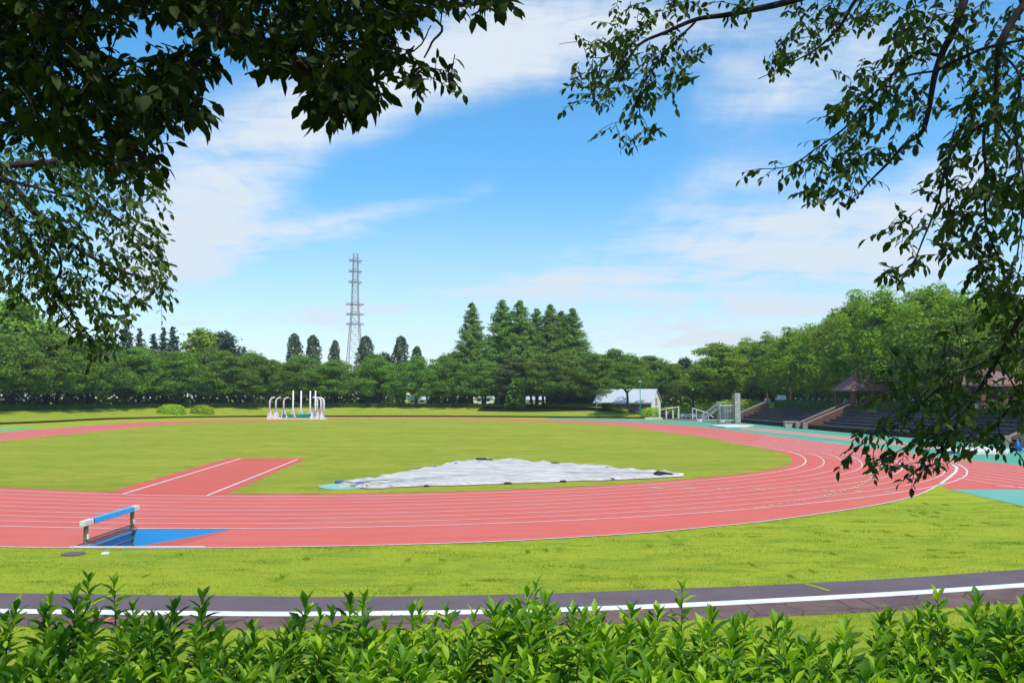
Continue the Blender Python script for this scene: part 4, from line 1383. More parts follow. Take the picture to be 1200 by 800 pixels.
block('house', 556, 577, 461, 262, 9, 'plaster', 'white gabled house glimpsed under the trees below the lone redwood', True, storeys=1)
block('house', 617, 638, 465, 258, 9, 'plaster', 'low white house glimpsed under the trees below the redwood group', True, storeys=1)
block('house', 690, 722, 460, 240, 9, 'plaster', 'long low house with pale roof left of the white shed', True, storeys=1)
block('house', 478, 500, 465, 262, 8, 'plaster', 'pale house glimpsed through trunks left of the lone redwood', True, storeys=1)
block('house', 0, 16, 466, 200, 8, 'plaster', 'pale house glimpsed under the trees at the left edge', True, storeys=1)
block('apartment_building', 755.5, 763, 418, 420, 14, 'beige', 'pinkish apartment block whose top shows above the trees right of centre', False, storeys=9)

# ------------------------------------------------------------ water jump
e = empty('water_jump_pit', ((PX0 + PX1) / 2, (PY0 + PY1) / 2, 0), 'blue sloping water jump pit sunk in the red apron', 'water jump')
DEP = .62
mb = MB()
mb._add([(PX0, PY0, -DEP), (PX1 - .55, PY0, -.002), (PX1, PY1, -.002), (PX0, PY1, -DEP)], [(0, 1, 2, 3)])
world_part(mb, 'pit_floor', 'red2', e)
mb = MB()
mb._add([(PX0, PY0, 0), (PX0, PY1, 0), (PX0, PY1, -DEP), (PX0, PY0, -DEP)], [(0, 1, 2, 3)])
mb._add([(PX0, PY1, 0), (PX1, PY1, 0), (PX0, PY1, -DEP)], [(0, 1, 2)])
mb._add([(PX0, PY0, 0), (PX1 - .55, PY0, 0), (PX0, PY0, -DEP)], [(0, 2, 1)])
world_part(mb, 'pit_wall', 'blue', e)
mb = MB()
for z in (-.08, -.30, -.52): mb.tube([(PX0 + .04, PY0, z), (PX0 + .04, PY1, z)], .025, 6)
world_part(mb, 'wall_rib', 'coping', e)
mb = MB()
strip_mb(mb, [(PX0 - .1, PY1 + .09), (PX1 + .5, PY1 + .09)], .10, .0285)
world_part(mb, 'rim_line', 'white', e)

bx = PX0 - .02
bar_ = empty('steeplechase_barrier', (bx, (PY0 + PY1) / 2, 0), 'blue and white steeplechase barrier standing at the water jump pit', 'barrier')
y0, y1 = PY0 - .28, PY1 + .38
HB = .80
yc = (PY0 + PY1) / 2
for ya, yb, mm in ((y0 - yc, y0 - yc + .62, 'beamw'), (y0 - yc + .70, y1 - yc - .42, 'beamb'), (y1 - yc - .417, y1 - yc, 'beamw'), (y0 - yc + .62, y0 - yc + .70, 'stone')):
    mb = MB(); mb.box(-.085, .085, ya + .0015, yb - .0015, HB - .15, HB + .02)
    o = mb.build('beam', mm, bar_)
    bv = o.modifiers.new('bevel', 'BEVEL'); bv.width = .012; bv.segments = 2
for yy in (y0 - yc + .28, y1 - yc - .42):
    mb = MB(); mb.box(-.05, .05, yy - .06, yy + .06, 0 if yy < 0 else -.6, HB - .152); pp_ = mb.build('post', 'post', bar_)
    mb = MB(); mb.box(-.14, .16, yy - .1, yy + .1, .012, .05); mb.build('foot_plate', 'steel', pp_)
    mb = MB(); mb.box(.053, .085, yy - .045, yy + .045, .22, .38); mb.build('adjusting_clip', 'metalw', pp_)
mb = MB(); mb.tube([(.02, y0 - yc + .3, .19), (.02, y1 - yc - .4, .19)], .028, 8); mb.build('lower_rail', 'coping', bar_)
mb = MB(); mb.tube([(.02, y0 - yc + .3, .07), (.02, y1 - yc - .4, .07)], .02, 8); mb.build('lower_rail', 'coping', bar_)

# drain cover and a scrap on the grass
p = G(86, 649.3)
mb = MB(); mb.tube([(0, 0, .0), (0, 0, .03)], .33, 20); o = mb.build('drain_cover', 'asphalt'); o.location = (p[0], p[1], .004)
tag(o, 'round grey drain cover in the grass before the barrier', 'drain cover')
p = G(123.5, 649)
mb = MB(); mb.box(-.11, .11, -.09, .09, 0, .04); mb.box(-.07, .07, -.05, .05, .0405, .06); o = mb.build('marker_stone', 'metalw'); o.location = (p[0], p[1], .004); o.rotation_euler.z = .3
tag(o, 'small white marker stone in the grass right of the drain cover', 'stone')

# ------------------------------------------------------------ tarpaulin on the infield
tp = [(395, 571.3), (400, 567.5), (450, 559), (500, 549), (545, 541.2), (562, 539.2), (585, 539.4), (640, 542.5), (700, 546.5), (740, 551.5), (790, 555.3), (799, 557.5), (790, 559.5), (700, 563.6), (600, 567.2), (500, 570.3), (440, 573.2), (420, 572.4)]
tpoly = [G(*p) for p in tp]
tc_ = [(p[0] + random.uniform(-.12, .12), p[1] + random.uniform(-.2, .2)) for p in catmull(tpoly, 7, True)]
bm = bmesh.new()
cxm = np.mean([p[0] for p in tc_]); cym = np.mean([p[1] for p in tc_])
RG = 26
grid = []
for r in range(RG + 1):
    f = r / RG
    ring = []
    for (x, y) in tc_:
        X = cxm + (x - cxm) * f; Y = cym + (y - cym) * f
        z = .12 * (1 - f ** 6) + .04 * math.sin(X * .9 + Y * .6 + math.sin(Y)) * (1 - f ** 4) + .022 * math.sin(Y * 3.1 - X * .5 + 2 * math.sin(X * .5)) * (1 - f ** 3) + .010 * math.sin(X * 5 + Y * 2.3) + random.uniform(0, .015)
        if r == RG: z = .02
        if r == RG - 1: z += random.uniform(0, .17)
        ring.append(bm.verts.new((X - cxm, Y - cym, z + .02)))
    grid.append(ring)
K = len(tc_)
for r in range(RG):
    for i in range(K):
        a, b, c2, d2 = grid[r][i], grid[r][(i + 1) % K], grid[r + 1][(i + 1) % K], grid[r + 1][i]
        if r == 0: continue
        bm.faces.new((a, d2, c2, b))
bm.faces.new(grid[1])
me = bpy.data.meshes.new('tarpaulin'); bm.normal_update(); bm.to_mesh(me); bm.free()
for vtx in grid[0:0]: pass
tarp = link('tarpaulin', me, 'tarp', smooth=True)
tarp.location = (cxm, cym, .016)
tag(tarp, 'large dusty white tarpaulin spread on the infield grass', 'tarpaulin')
bags = [(564, 539.4, 'black', .55), (574, 539.8, 'black', .4), (533, 543.6, 'blueobj', .3), (508, 547.8, 'blueobj', .28), (492, 550.4, 'blueobj', .25), (436, 561, 'blueobj', .3), (651, 543.5, 'black', .4), (712, 548.5, 'blueobj', .25),
        (776, 557.6, 'black', .75), (791, 557.2, 'blueobj', .35), (797, 556.4, 'metalw', .3), (716, 562, 'black', .3), (595, 566.8, 'black', .25), (421, 568, 'blueobj', .42), (399, 566, 'blueobj', .4), (660, 564.5, 'black', .25), (500, 569.8, 'black', .2)]
names = {'black': 'black', 'blueobj': 'blue', 'metalw': 'white'}
pos = ['at the far peak of the tarpaulin', 'right beside the bag at the far peak', 'on the upper left edge nearest the peak', 'on the upper left edge below the peak', 'halfway down the upper left edge', 'low on the upper left edge near the mat', 'on the far edge right of the peak', 'on the far edge towards the right tip',
       'largest one, close to the right tip of the tarpaulin', 'at the right tip of the tarpaulin', 'on the very tip at right', 'on the near edge towards the right tip', 'in the middle of the near edge', 'on the near left corner above the turquoise mat', 'on the left corner behind the turquoise mat', 'on the near edge right of its middle', 'on the near edge left of its middle']
for (px, py, cl, r), ps in zip(bags, pos):
    u = rng.normal(size=(1, 3))
    bm = bmesh.new(); bmesh.ops.create_icosphere(bm, subdivisions=2, radius=1)
    for v in bm.verts:
        k = 1 + .15 * math.sin(v.co.x * 4 + px) + .12 * math.cos(v.co.y * 5 + py)
        v.co = Vector((v.co.x * r * .8 * k, v.co.y * r * .55 * k, max(v.co.z, -.5) * r * .26 * k + r * .1))
    me = bpy.data.meshes.new('weight_bag'); bm.to_mesh(me); bm.free()
    o = link('weight_bag', me, cl, smooth=True); gx, gy = G(px, py + .6); o.location = (gx, gy, .04); o.rotation_euler.z = random.uniform(-.4, .4)
    tag(o, f'{names[cl]} weight bag {ps}', 'weight bag', 'weight bags holding down the tarpaulin')
mb = MB()
a = G(373, 571); b = G(427, 570.5)
mb.prism([((a[0] + b[0]) / 2 + math.cos(t) * (b[0] - a[0]) / 2, a[1] + .15 + math.sin(t) * 1.35) for t in np.linspace(0, 2 * PI, 28)[:-1]], .0165, .07)
o = mb.build('round_mat', 'turq'); tag(o, 'flat turquoise round mat half under the left corner of the tarpaulin', 'mat')


# ------------------------------------------------------------ grass blades of the near lawn
M['blade'] = leafmat('lawn blades', [(.30, .40, .04), (.39, .46, .045), (.48, .52, .08)], .4, .6, .1)
M['blade_dark'] = leafmat('dark tuft blades', [(.16, .26, .02), (.22, .32, .02), (.28, .38, .03)], .3, .6, .1)


def blades(name, k, leaf, clustered, hgt, label):
    if clustered:
        cx = rng.uniform(-22, 34, 520) + 0; cy = 17 + 22 * rng.uniform(0, 1, 520)
        i = rng.integers(0, 520, k)
        x = cx[i] + rng.normal(0, .30, k) * (1 + .9 * np.sin(i)); y = cy[i] + rng.normal(0, .16, k) * (1 + .7 * np.cos(i))
    else:
        y = 17.0 + 22 * rng.uniform(0, 1, k) ** 1.3; x = y * rng.uniform(-.66, .66, k)
    ap = np.array(apron_c); o_ = np.argsort(ap[:, 0])
    lim = np.interp(x, ap[o_, 0], ap[o_, 1])
    tp_ = np.array(pt_); bp_ = np.array(pb_)
    ptop = np.interp(x, tp_[:, 0], tp_[:, 1]); pbot = np.interp(x, bp_[:, 0], bp_[:, 1])
    ok = (y < lim - .05) & ((y > ptop - .03) | (y < pbot + .03)) & ((x < 23) | (y < 38)) & ((x < 28) | (y < 30))
    x = x[ok]; y = y[ok]; k = len(x)
    z = np.where(y < 17.2, np.interp(y, [15.5, 17.2], [.35, .02]), 0.)
    a = rng.uniform(0, 2 * PI, k); h_ = hgt * rng.uniform(.5, 1.4, k); w_ = h_ * .22
    le = rng.normal(0, .5, (2, k)) * h_
    b = np.stack([x, y, z], 1); s_ = np.stack([np.cos(a) * w_, np.sin(a) * w_, 0 * a], 1)
    V_ = np.stack([b - s_, b + s_, b + np.stack([le[0], le[1], h_], 1)], 1).reshape(-1, 3)
    o = link(name, npmesh(name, V_, np.arange(3 * k).reshape(-1, 3)), leaf)
    o['kind'] = 'stuff'
    tag(o, label, 'grass')


blades('grass_blades', 150000, 'blade', False, .034, 'short bright lawn grass on both sides of the near path')
blades('grass_tufts', 60000, 'blade_dark', True, .04, 'darker green tufts dotted over the near lawn')

# ------------------------------------------------------------ near leaves
def leaves(base, dirs, nrm, length, width, fold=.18, droop=.15, w1=.85, w2=.8):
    """pointed oval leaves: base point, direction, face normal, arrays"""
    k = len(base)
    d = dirs / np.linalg.norm(dirs, axis=1)[:, None]
    s_ = np.cross(d, nrm); s_ /= np.linalg.norm(s_, axis=1)[:, None] + 1e-9
    nn = np.cross(s_, d)
    L_ = length[:, None]; W_ = width[:, None] / 2
    def P_(t, w_, z): return base + d * L_ * t + s_ * W_ * w_ + nn * z * L_
    V_ = np.stack([P_(0, 0, 0), P_(.3, -w1, fold * .35), P_(.3, 0, 0), P_(.3, w1, fold * .35),
                   P_(.66, -w2, fold * .3 - droop * .35), P_(.66, 0, -droop * .4), P_(.66, w2, fold * .3 - droop * .35), P_(1, 0, -droop)], 1).reshape(-1, 3)
    b = np.arange(k)[:, None] * 8
    T = np.concatenate([b + np.array([[0, 2, 1]]), b + np.array([[0, 3, 2]]), b + np.array([[4, 5, 7]]), b + np.array([[5, 6, 7]])])
    Q = np.concatenate([b + np.array([[1, 2, 5, 4]]), b + np.array([[2, 3, 6, 5]])])
    return V_, T, Q


class Leafy:
    def __init__(s): s.b = []; s.d = []; s.n = []; s.l = []; s.w = []
    def add(s, b, d, n_, l, w_):
        s.b.append(b); s.d.append(d); s.n.append(n_); s.l.append(l); s.w.append(w_)
    def build(s, name, m, parent):
        V_, T, Q = leaves(np.array(s.b), np.array(s.d), np.array(s.n), np.array(s.l), np.array(s.w))
        o = link(name, npmesh(name, V_, [T, Q]), m, parent)
        return o


def inpoly(x, y, poly):
    c = False; j = len(poly) - 1
    for i in range(len(poly)):
        xi, yi = poly[i]; xj, yj = poly[j]
        if (yi > y) != (yj > y) and x < (xj - xi) * (y - yi) / (yj - yi) + xi: c = not c
        j = i
    return c


def twig(lf, mb, p, d, ln, leaf_l, nleaf, rad=.0035, asp=.48):
    """a thin drooping twig carrying alternate leaves"""
    pts = [p.copy()]; q = p.copy(); dd = d.normalized()
    seg = ln / 4
    for i in range(4):
        dd = (dd + Vector((random.gauss(0, .12), random.gauss(0, .12), random.gauss(-.10, .12)))).normalized()
        q = q + dd * seg; pts.append(q.copy())
    mb.tube(pts, [rad, rad * .85, rad * .7, rad * .55, rad * .3], 4, False)
    side = dd.cross(Vector((0, 0, 1)))
    side = side.normalized() if side.length > 1e-3 else Vector((1, 0, 0))
    for i in range(nleaf):
        t = (i + .6) / nleaf * 4; k = min(int(t), 3); b = pts[k].lerp(pts[k + 1], t - k)
        sg = 1 if i % 2 else -1
        ld = dd * .55 + side * sg * .75 + Vector((random.gauss(0, .25), random.gauss(0, .25), random.gauss(-.35, .28)))
        if i == nleaf - 1: ld = dd + Vector((0, 0, -.3))
        nv = Vector((random.gauss(0, .5), random.gauss(0, .5), 1))
        l = leaf_l * random.uniform(.65, 1.25)
        lf.add(tuple(b), tuple(ld), tuple(nv), l, l * asp * random.uniform(.9, 1.3))


def region(lf, mb, poly, d0, d1, count, leaf_l, tw=.22, nleaf=6, bias=(.5, 0, -.5), dfun=None):
    xs_ = [p[0] for p in poly]; ys__ = [p[1] for p in poly]
    k = 0; guard = 0
    while k < count and guard < count * 40:
        guard += 1
        x = random.uniform(min(xs_), max(xs_)); y = random.uniform(min(ys__), max(ys__))
        if not inpoly(x, y, poly): continue
        d = dfun(x, y) if dfun else random.uniform(d0, d1)
        p = at(x, y, d)
        dr = Vector(bias) + Vector((random.gauss(0, .7), random.gauss(0, .7), random.gauss(0, .5)))
        dr.normalize()
        p = p - dr * tw * .5
        twig(lf, mb, p, dr, tw * random.uniform(.7, 1.3), leaf_l, nleaf)
        k += 1


def limb(mb, pts, r0, r1, k=7, jit=.0):
    """pts: list of (px, py, distance) -> smooth tapering tube; returns the 3D points"""
    P3 = [at(*p) if len(p) == 3 and not isinstance(p, Vector) else p for p in pts]
    c = [Vector(q) for q in catmull([tuple(p) for p in P3], 5)]
    if jit:
        c = [c[0]] + [q + Vector((random.gauss(0, jit), random.gauss(0, jit), random.gauss(0, jit))) for q in c[1:-1]] + [c[-1]]
    mb.tube(c, [r0 + (r1 - r0) * i / (len(c) - 1) for i in range(len(c))], k)
    return c


def sprout(lf, mb, c, every, ln, leaf_l, nleaf, start=.2, spread=.8, down=-.3):
    """twigs along a limb"""
    for i in range(int(len(c) * start), len(c) - 1):
        seg = (c[i + 1] - c[i]); n_ = max(1, int(seg.length / every))
        for j in range(n_):
            b = c[i].lerp(c[i + 1], random.random())
            d = seg.normalized() + Vector((random.gauss(0, spread), random.gauss(0, spread), random.gauss(down, spread * .7)))
            twig(lf, mb, b, d, ln * random.uniform(.6, 1.3), leaf_l, nleaf)


# --- left near tree (dark canopy over the top left)
eA = empty('near_tree', (-4.2, 2.2, 3.1), 'dark leafy tree whose branches hang across the top left close by', 'tree')
mb = MB()
mb.tube([(-4.2, 2.2, 2.9), (-4.25, 2.3, 4.2), (-4.1, 2.6, 5.6), (-3.9, 2.9, 6.6)], [.24, .19, .16, .13], 10)
c1 = limb(mb, [Vector((-4.0, 2.8, 6.2)), (-60, 20, 4.2), (60, -30, 4.0), (180, -8, 3.8), (280, 42, 3.7), (350, 75, 3.7), (430, 110, 3.8)], .10, .018)
c2 = limb(mb, [Vector((-4.1, 2.6, 5.6)), (-70, 60, 4.1), (20, 70, 3.9), (90, 120, 3.8), (170, 185, 3.8)], .085, .015)
c3 = limb(mb, [c1[14], (300, -25, 3.7), (420, -20, 3.9), (520, 5, 4.2), (590, 0, 4.4)], .05, .006)
c4 = limb(mb, [c3[9], (512, 25, 4.1), (506, 50, 4.1), (497, 68, 4.1)], .009, .004, 5)
c5 = limb(mb, [c1[22], (470, 65, 4.0), (505, 12 + 18, 4.1)], .006, .003, 5)
lf = Leafy(); tb = MB()
M1 = [(-40, -40), (560, -40), (592, 4), (560, 6), (520, 4), (488, 14), (470, 35), (478, 62), (455, 72), (440, 95), (438, 118), (400, 124), (372, 112), (352, 92), (322, 84), (292, 60), (250, 45), (222, 22), (150, 12), (120, 30), (80, 24), (-40, 30)]
M2 = [(-40, 0), (100, 5), (108, 55), (150, 66), (200, 56), (236, 66), (232, 82), (205, 92), (236, 125), (222, 138), (188, 140), (182, 195), (150, 202), (100, 180), (60, 168), (30, 150), (-40, 152)]
region(lf, tb, M1, 3.1, 4.4, 480, .074, .17, 6, (.2, 0, -.2))
region(lf, tb, M2, 3.1, 4.4, 330, .074, .17, 6, (.2, 0, -.2))
region(lf, tb, [(175, 80), (238, 60), (275, 70), (245, 90), (235, 135), (190, 150)], 3.4, 4.2, 22, .085, .2, 6)
region(lf, tb, [(448, 76), (500, 62), (545, 80), (540, 102), (528, 116), (500, 96), (480, 108), (462, 92)], 4.0, 4.3, 17, .066, .13, 5)
region(lf, tb, [(360, 100), (440, 100), (436, 126), (366, 126)], 3.5, 3.9, 30, .085, .16, 6, (.1, 0, -.8))
sprout(lf, tb, c1, .2, .13, .08, 5, .2, .8, .1)
sprout(lf, tb, c2, .2, .13, .08, 5, .2, .8, .1)
def canopy(lf, cx0, cy0, cz0, rx, ry, rz, k, l):
    for i in range(k):
        v = Vector((random.gauss(0, 1), random.gauss(0, 1), random.gauss(0, 1))).normalized() * random.random() ** .4
        p = Vector((cx0 + v.x * rx, cy0 + v.y * ry, cz0 + v.z * rz))
        # keep the open view of the photograph free: nothing hangs into the field of view
        if p.y > .3 and (p.z - H) / p.y < .47 + .02 * p.y: continue
        lf.add(tuple(p), (random.gauss(0, 1), random.gauss(0, 1), random.gauss(-.3, .4)), (random.gauss(0, .4), random.gauss(0, .4), 1), l * random.uniform(.7, 1.3), l * .55)


canopy(lf, -3.4, 1.2, 7.3, 4.0, 4.6, 1.5, 15000, .12)
world_part(mb, 'branches', 'barkdk', eA, True)
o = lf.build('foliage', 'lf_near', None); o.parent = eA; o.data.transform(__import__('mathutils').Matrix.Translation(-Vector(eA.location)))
world_part(tb, 'twigs', 'barkdk', eA)['kind'] = 'stuff'

# --- second tree behind it on the left
eB = empty('side_tree', (-7.5, 7.2, 2.3), 'lighter leafy tree whose arching branches hang down at the left edge', 'tree')
mb = MB()
mb.tube([(-7.5, 7.2, 1.9), (-7.4, 7.2, 4.0), (-7.2, 7.2, 6.0), (-6.9, 7.3, 7.6)], [.24, .19, .15, .1], 10)
B_ = []
B_.append(limb(mb, [Vector((-7.2, 7.2, 6.2)), (-80, 190, 7.4), (0, 194, 7.6), (60, 190, 7.8), (105, 187, 7.9), (150, 205, 8.0), (185, 232, 8.0)], .045, .006))
B_.append(limb(mb, [Vector((-7.2, 7.2, 5.8)), (-60, 195, 7.4), (0, 208, 7.6), (28, 232, 7.6), (60, 268, 7.7), (105, 300, 7.8), (150, 320, 7.9), (185, 330, 7.9)], .045, .005))
B_.append(limb(mb, [Vector((-7.2, 7.2, 5.6)), (-60, 215, 7.3), (0, 240, 7.4), (30, 280, 7.5), (60, 330, 7.6), (90, 375, 7.7), (112, 402, 7.8)], .045, .005))
B_.append(limb(mb, [B_[1][12], (70, 300, 7.6), (62, 345, 7.6), (95, 392, 7.7), (128, 398, 7.7)], .014, .004, 5))
B_.append(limb(mb, [B_[1][10], (60, 225, 7.7), (110, 240, 7.8), (160, 270, 7.9), (190, 290, 7.9)], .014, .004, 5))
B_.append(limb(mb, [B_[0][12], (70, 205, 8.2), (130, 250, 8.3), (180, 300, 8.3), (192, 345, 8.3)], .014, .004, 5))
B_.append(limb(mb, [B_[2][8], (20, 260, 7.2), (25, 310, 7.2), (20, 350, 7.3)], .012, .004, 5))
lf = Leafy(); tb = MB()
PB = [(-30, 150), (100, 175), (178, 178), (196, 218), (172, 240), (190, 268), (200, 300), (190, 345), (172, 362), (150, 372), (132, 400), (95, 402), (60, 365), (30, 345), (-30, 335)]
region(lf, tb, PB, 6.8, 8.8, 430, .078, .24, 7, (.6, 0, -.3))
for c in B_: sprout(lf, tb, c, .22, .25, .075, 6, .25)
world_part(mb, 'branches', 'barkdk', eB, True)
world_part(tb, 'twigs', 'barkdk', eB)['kind'] = 'stuff'
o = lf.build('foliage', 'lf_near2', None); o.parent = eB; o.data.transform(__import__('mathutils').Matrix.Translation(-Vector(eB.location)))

# --- right near tree
eC = empty('overhanging_tree', (5.8, 4.6, 3.0), 'tree whose long branches and small leaves hang down over the right side', 'tree')
mb = MB()
mb.tube([(5.8, 4.6, 2.7), (5.8, 4.65, 5), (5.6, 4.8, 7.4), (5.3, 5.2, 9.2)], [.26, .21, .17, .12], 10)
T0 = Vector((5.6, 4.8, 7.4)); T1 = Vector((5.3, 5.2, 9.2))
K_ = {}
K_[1] = limb(mb, [T1, (1100, -80, 6.4), (1000, -25, 6.6), (928, 1, 6.7), (880, 12, 6.8), (850, 18, 6.8), (816, 23, 6.9), (780, 38, 6.9), (750, 52, 7.0), (728, 80, 7.0), (700, 112, 7.1)], 0.0372, 0.0049)
K_[2] = limb(mb, [K_[1][30], (811, 30, 6.9), (792, 48, 6.9), (770, 75, 7.0), (755, 98, 7.0), (749, 115, 7.0), (750, 134, 7.0)], 0.0124, 0.0042, 6)
K_[3] = limb(mb, [K_[1][-12], (715, 66, 7.0), (690, 66, 7.0), (680, 50, 7.0), (655, 52, 7.0)], 0.0050, 0.0021, 5)
K_[4] = limb(mb, [K_[2][-1], (738, 140, 7.0), (715, 146, 7.0), (697, 158, 7.0)], 0.0031, 0.0021, 5)
K_[5] = limb(mb, [K_[2][-1], (757, 145, 7.0), (758, 162, 7.0), (748, 172, 7.0)], 0.0031, 0.0021, 5)
K_[6] = limb(mb, [T1, (1040, -40, 7.4), (1003, 0, 7.6), (985, 30, 7.7), (960, 55, 7.8), (935, 70, 7.8), (888, 93, 7.9)], 0.0248, 0.0035)
K_[7] = limb(mb, [T1, (1150, -60, 5.6), (1130, 0, 5.6), (1118, 35, 5.6), (1105, 60, 5.7), (1095, 90, 5.7), (1088, 130, 5.8), (1080, 155, 5.8), (1060, 170, 5.9), (1040, 192, 5.9), (1020, 212, 6.0), (1005, 230, 6.0)], 0.0341, 0.0042)
K_[8] = limb(mb, [K_[7][21], (1070, 64, 5.8), (1035, 100, 5.9), (1010, 125, 6.0), (990, 150, 6.0), (955, 175, 6.1), (925, 195, 6.2), (888, 198, 6.2)], 0.0136, 0.0028, 6)
K_[9] = limb(mb, [K_[7][24], (1060, 90, 5.7), (1040, 108, 5.7), (1020, 130, 5.8), (995, 150, 5.8)], 0.0087, 0.0028, 5)
K_[10] = limb(mb, [K_[7][24], (1140, 62, 5.5), (1168, 53, 5.4), (1210, 45, 5.3)], 0.0124, 0.0084, 6)
K_[11] = limb(mb, [T0, (1230, -40, 5.1), (1200, 5, 5.1), (1180, 35, 5.1), (1170, 60, 5.1), (1168, 100, 5.2), (1165, 135, 5.2), (1150, 147, 5.2), (1125, 165, 5.3), (1110, 190, 5.3), (1098, 240, 5.4), (1080, 285, 5.4), (1065, 325, 5.5)], 0.0279, 0.0035)
K_[12] = limb(mb, [K_[11][31], (1153, 160, 5.2), (1155, 200, 5.2), (1155, 260, 5.3), (1165, 290, 5.3), (1175, 320, 5.4), (1184, 348, 5.4)], 0.0112, 0.0042, 6)
K_[13] = limb(mb, [K_[11][30], (1185, 165, 5.2), (1212, 188, 5.2)], 0.0099, 0.0070, 6)
K_[14] = limb(mb, [K_[11][44], (1110, 230, 5.3), (1125, 270, 5.4), (1145, 300, 5.4), (1165, 330, 5.5), (1186, 352, 5.5)], 0.0062, 0.0028, 5)
K_[15] = limb(mb, [T0, (1280, 250, 5.5), (1215, 340, 5.8), (1180, 400, 6.0), (1160, 435, 6.1), (1130, 485, 6.2), (1107, 515, 6.2), (1100, 540, 6.2), (1070, 553, 6.2)], 0.0248, 0.0028)
K_[16] = limb(mb, [K_[15][18], (1120, 440, 6), (1070, 480, 6), (1030, 505, 5.9), (995, 533, 5.9)], 0.0087, 0.0021, 5)
K_[17] = limb(mb, [K_[15][22], (1100, 500, 6.2), (1050, 530, 6.2), (1020, 548, 6.2)], 0.0062, 0.0021, 5)
K_[18] = limb(mb, [K_[15][18], (1190, 460, 6), (1170, 500, 6), (1185, 520, 6)], 0.0074, 0.0028, 5)
K_[19] = limb(mb, [K_[11][20], (1195, 90, 4.9), (1190, 150, 4.9), (1200, 220, 4.9), (1192, 300, 5.0)], 0.0087, 0.0042, 5)
lf = Leafy(); tb = MB()
RC = [
    ([(715, 0), (832, 0), (812, 12), (790, 30), (825, 55), (828, 68), (800, 108), (772, 112), (748, 118), (700, 128), (668, 122), (662, 98), (668, 75), (690, 35), (730, 15)], 6.6, 7.4, 110),
    ([(697, 145), (778, 132), (772, 150), (748, 170), (704, 158)], 6.8, 7.2, 9),
    ([(925, 0), (1045, 0), (1030, 28), (1000, 35), (960, 58), (930, 74), (890, 92), (886, 86), (915, 55), (922, 25)], 7.2, 8.2, 80),
    ([(840, 0), (905, 0), (890, 10), (860, 14)], 6.6, 7.0, 9),
    ([(1050, 0), (1200, 0), (1200, 60), (1130, 100), (1100, 140), (1062, 172), (1012, 225), (975, 245), (942, 235), (945, 205), (962, 150), (978, 110), (988, 85), (1042, 48)], 5.3, 6.6, 175),
    ([(1140, 70), (1205, 60), (1205, 380), (1165, 360), (1140, 320), (1100, 300), (1060, 325), (1040, 328), (1036, 315), (1058, 290), (1036, 270), (1042, 250), (1080, 228), (1092, 190), (1112, 160)], 4.9, 6.0, 165),
    ([(1205, 330), (1205, 515), (1165, 520), (1105, 540), (1060, 545), (1020, 545), (1035, 525), (1000, 522), (1008, 505), (1040, 485), (1020, 450), (1060, 405), (1130, 372)], 5.4, 6.8, 125)]
for poly, d0, d1, cn in RC: region(lf, tb, poly, d0, d1, int(cn * .98), .072, .2, 7, (-.5, 0, -.4))
for k, c in K_.items():
    if k in (2, 8, 9, 12, 14, 15, 16, 17, 18, 19): sprout(lf, tb, c, .28, .17, .066, 5, .2)
canopy(lf, 5.4, 4.2, 9.6, 3.8, 4.2, 1.5, 9000, .11)
world_part(mb, 'branches', 'barkdk', eC, True)
world_part(tb, 'twigs', 'barkdk', eC)['kind'] = 'stuff'
o = lf.build('foliage', 'lf_near2', None); o.parent = eC; o.data.transform(__import__('mathutils').Matrix.Translation(-Vector(eC.location)))

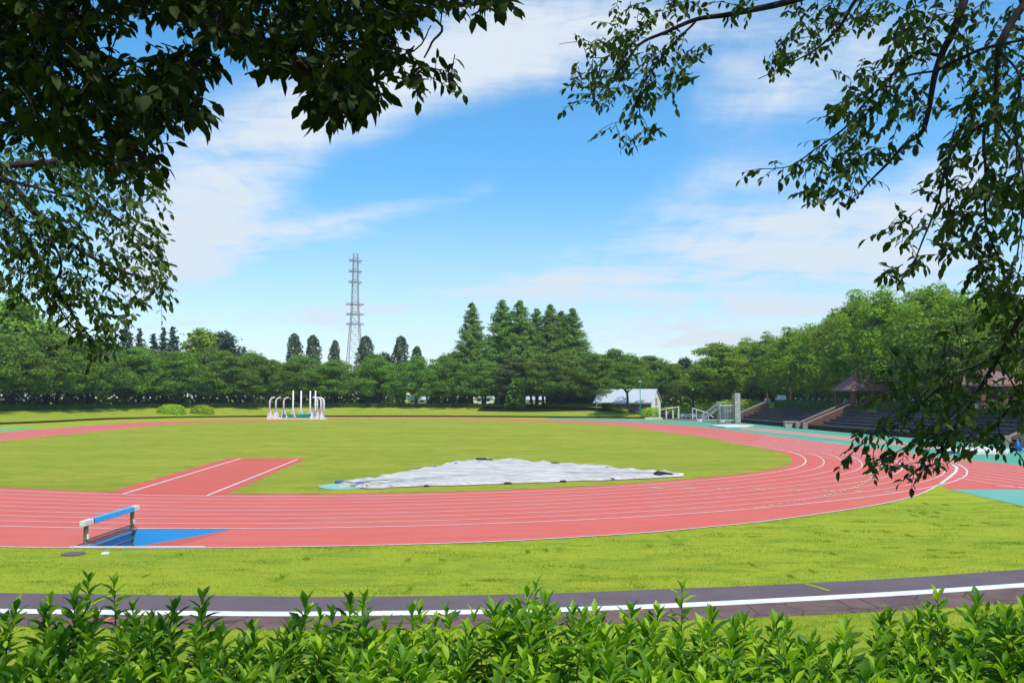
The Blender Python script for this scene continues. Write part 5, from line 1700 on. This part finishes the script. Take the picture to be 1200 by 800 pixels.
# --- foreground hedge of upright leafy shoots
eH = empty('foreground_hedge', (0, 2.9, 3.1), 'bright green leafy hedge filling the bottom of the view', 'hedge')
B0 = []; D0 = []; N0 = []; L0 = []; W0 = []
st = MB()
for yy in np.arange(1.7, 3.9, .092):
    for xx in np.arange(-3.6, 3.6, .092):
        x = xx + random.uniform(-.05, .05); y = yy + random.uniform(-.05, .05)
        if abs(x) > .75 * y + .6: continue
        big = .06 * math.sin(x * 3.1 + 1.3) + .05 * math.sin(x * 7.3 + y * 2) + .03 * math.sin(y * 4 + x)
        if y > 3.1 and random.random() < .35: continue
        top = H - .975 + big * .6 + random.gauss(0, .035)
        if random.random() < .13: top += random.uniform(.05, .10)
        if x > 1.2: top += .07 * min(1.6, (x - 1.2))
        ln = random.uniform(.34, .46)
        lean = Vector((random.gauss(0, .13), random.gauss(0, .13), 1)).normalized()
        tip = Vector((x, y, top)); b = tip - lean * ln
        st.tube([b, b.lerp(tip, .5) + Vector((random.gauss(0, .004), 0, 0)), tip], [.004, .003, .0015], 4, False)
        nl = random.randint(26, 34)
        ph = random.uniform(0, 6); sz_ = random.uniform(.85, 1.15)
        for i in range(nl):
            t = (i / (nl - 1)) ** .75
            pos_ = b.lerp(tip, .04 + .96 * t)
            a = ph + i * 2.4
            up = .30 + 1.0 * t ** 3 + random.gauss(0, .16) + (1.2 if i > nl - 4 else 0)
            B0.append(tuple(pos_)); D0.append((math.cos(a), math.sin(a), up))
            N0.append((-math.cos(a) * .8 + random.gauss(0, .25), -math.sin(a) * .8 + random.gauss(0, .25), 1))
            l = random.uniform(.085, .125) * sz_ * (1 - .38 * t ** 3)
            L0.append(l); W0.append(l * random.uniform(.31, .40))
V_, T_, Q_ = leaves(np.array(B0), np.array(D0), np.array(N0), np.array(L0), np.array(W0), .22, .12, .66, 1.0)
V_ = V_ - np.array([0, 2.9, 3.1])
link('foliage', npmesh('foliage', V_, [T_, Q_]), 'lf_bush', eH)
world_part(st, 'stems', 'twig', eH)['kind'] = 'stuff'
print('leaves', len(B0))

# ------------------------------------------------------------ air
HZ = .0002
mb = MB(); mb.box(-430, 430, -80, 620, -1.5, 95)
hz = mb.build('haze', None)
hz['kind'] = 'stuff'; tag(hz, 'thin pale summer haze filling the air over the whole ground', 'haze')
mh = bpy.data.materials.new('thin haze'); mh.use_nodes = True
th = NT(mh.node_tree); th.n.clear()
pv = th.add('ShaderNodeVolumePrincipled')
pv.inputs['Color'].default_value = (.80, .88, 1, 1); pv.inputs['Density'].default_value = HZ; pv.inputs['Anisotropy'].default_value = .2
oh = th.add('ShaderNodeOutputMaterial'); th.l.new(pv.outputs[0], oh.inputs['Volume'])
hz.data.materials.append(mh)
